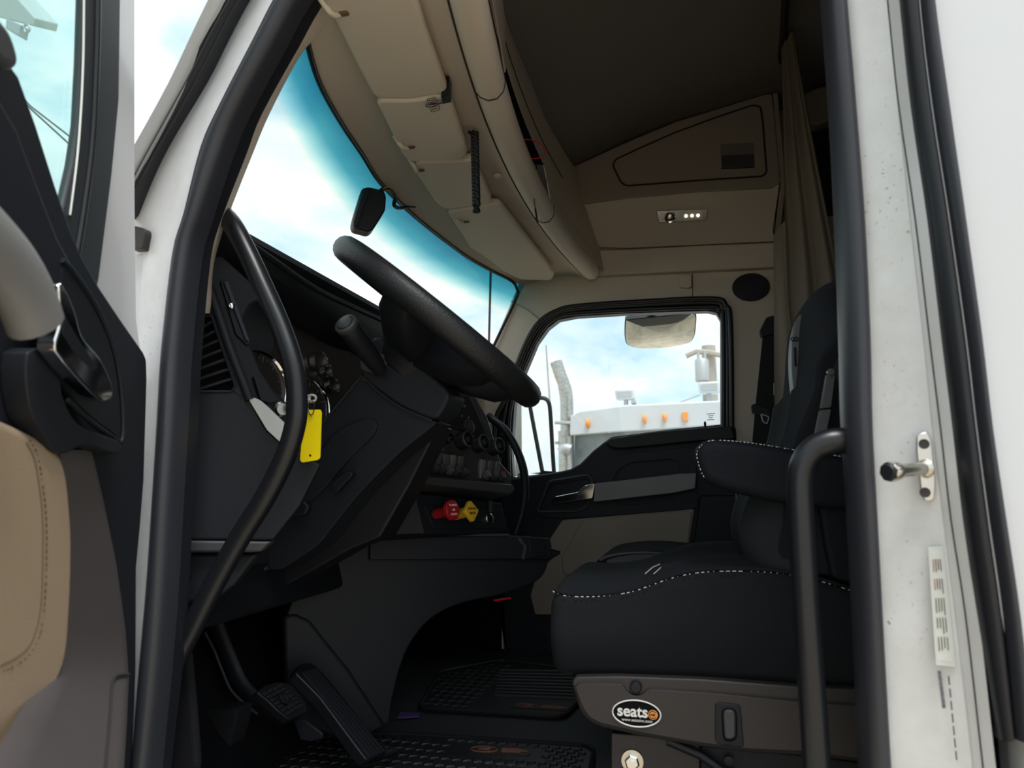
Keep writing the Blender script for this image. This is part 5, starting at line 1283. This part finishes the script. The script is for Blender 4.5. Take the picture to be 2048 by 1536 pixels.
wa = tube('windshield_antenna', cr([at(x, y, X=-1.25) for x, y in ((982, 500), (981, 560), (979, 640), (977, 720))], 6), .008, 'black_rubber', n=8)
wa.name = 'cable_antenna'; tag(wa, 'dark beaded antenna seen through the far end of the windshield', 'antenna')
# utility pole
up = emp('utility_pole', at(1417, 1060, Y=16), 'weathered utility pole with transformer and crossarm', 'utility pole')
base = at(1417, 1000, Y=16); tp_ = at(1417, 692, Y=16)
tube('pole', [Vector((tp_.x, 16, -1.3)), Vector((tp_.x, 16, tp_.z))], [.20, .15], 'wood_pole', up, n=12)
tube('crossarm', pl([(1372, 712), (1392, 703), (1417, 705), (1450, 712)], 15.8), .06, 'wood_pole', up, n=6)
tcn = at(1404, 740, Y=15.6)
tf = lathe('transformer', [(.12, -.26), (.15, -.24), (.15, .2), (.12, .24), (.02, .25)], tcn, (0, 0, 1), 'grey_metal', up)
for dx in (-.07, .07): tube('bushing', [tcn+Vector((dx, 0, .23)), tcn+Vector((dx, 0, .40))], .03, 'grey_box', tf, n=8)
for k, (a, b) in ((1, ((1400, 790), (1340, 812))),):
    wv = tube('power_line', [at(a[0], a[1], Y=15.5), at(b[0], b[1], Y=17.5)], .012, 'grey_metal', n=5)
    tag(wv, ('thin power line running left from the pole crossarm', 'thin power line dropping from the pole behind the truck roof', 'lower thin power line running left behind the far mirror')[k], 'power line')
# convex look-down mirror above the far window
cm = emp('convex_mirror', at(1320, 625, Y=2.30), 'convex look-down mirror reflecting tan ground above the far window', 'mirror')
mo = cr([Vector(q+(0,)) for q in ((1252, 645), (1260, 640), (1320, 634), (1380, 628), (1390, 632), (1390, 650), (1386, 675), (1372, 687), (1330, 695), (1290, 697), (1262, 692), (1252, 680))], 4, True)
mc = at(1320, 662, Y=2.62)
mn = Vector((.03, -.62, -.78)).normalized()
mfp = plane(mc, mn)
ring = [on(p.x, p.y, mfp) for p in mo]
plate('housing', [mc+(p-mc)*1.03-mn*.002 for p in ring], -mn*.03, 'black_plastic', cm, bevel=.008)
plate('hood', [on(x, y, plane(mc-mn*.01, Vector((0, -1, -.2)))) for x, y in ((1252, 646), (1262, 634), (1330, 627), (1385, 624), (1390, 634), (1320, 637))], (0, .06, 0), 'silver', cm, bevel=.006)
V = [mc+mn*.014]; Fc = []; n = len(ring)
for r_ in (.35, .7, 1.0):
    for p in ring: V.append(mc+(p-mc)*r_+mn*.014*(1-r_*r_))
for k in range(n): Fc.append((0, 1+k, 1+(k+1) % n))
for j in range(2):
    for k in range(n): Fc.append((1+j*n+k, 1+(j+1)*n+k, 1+(j+1)*n+(k+1) % n, 1+j*n+(k+1) % n))
mesh('mirror_glass', V, Fc, 'mirror', cm, 80)
tube('bracket', [at(1300, 630, Y=2.64), at(1310, 605, Y=2.4), at(1315, 590, Y=2.14)], .02, 'black_plastic', cm, n=8)
# far door mirror
fm = emp('door_mirror', at(1065, 960, Y=2.35), 'tall far door mirror in a thin frame outside the window', 'mirror')
YMR = 2.42
fr = [(1030, 805), (1092, 797), (1101, 810), (1110, 945), (1030, 952)]
MN = Vector((.78, -.61, .14)).normalized()
plate('mirror_face', pf([(1044, 806), (1090, 800), (1098, 812), (1106, 942), (1045, 948)], plane(at(1075, 870, Y=YMR), MN)), -MN*.004, 'mirror', fm)
plate('side_shell', pl([(1028, 806), (1045, 806), (1047, 952), (1030, 953)], YMR-.005), (0, .05, 0), 'grey_box', fm, bevel=.006)
tube('frame', cr(pl([(1070, 797), (1086, 796), (1097, 804), (1101, 830), (1105, 900), (1108, 945)], YMR-.005), 5), .010, 'grey_plastic', fm, n=8)
plate('bottom_rail', pl([(1045, 938), (1108, 943), (1108, 950), (1045, 946)], YMR-.008), (0, .02, 0), 'black_plastic', fm)
tube('arm', [at(1040, 950, Y=YMR), at(1036, 985, Y=2.3), at(1032, 1010, Y=2.14)], .012, 'black_plastic', fm, n=8)
# floodlight box high on a pole, and wires, seen through the open door's window
fb = emp('floodlight', at(40, 70, Y=9), 'grey metal floodlight box high up at the top left', 'light')
fbx = pl([(-60, -20), (20, -20), (70, 36), (66, 52), (-60, 20)], 9)
plate('box', fbx, (0, .5, .2), 'grey_box', fb, bevel=.02)
plate('bracket', pl([(12, 36), (40, 48), (36, 70), (10, 56)], 8.95), (0, .2, 0), 'grey_metal', fb, bevel=.02)
tube('loop', cr(pl([(50, 50), (58, 52), (58, 62), (50, 64)], 8.9), 4, True), .02, 'grey_metal', fb, closed=True, n=6)
plp = at(-60, 20, Y=9.3)
tube('post', [Vector((plp.x-.3, 9.3, -1.3)), Vector((plp.x-.3, 9.3, plp.z))], .1, 'grey_metal', fb, n=8)
for k, p in enumerate((((20, 180), (135, 285)), ((20, 190), (130, 275)))):
    wv = tube('power_line', [at(p[0][0]-200, p[0][1]-190, Y=12), at(p[0][0], p[0][1], Y=12), at(p[1][0], p[1][1], Y=12), at(p[1][0]+60, p[1][1]+40, Y=12)], .02, 'black_rubber', n=5)
    for v_ in wv.data.vertices: v_.co.y += .6*k
    tag(wv, ('upper dark wire seen through the open door window', 'lower dark wire seen through the open door window')[k], 'power line')
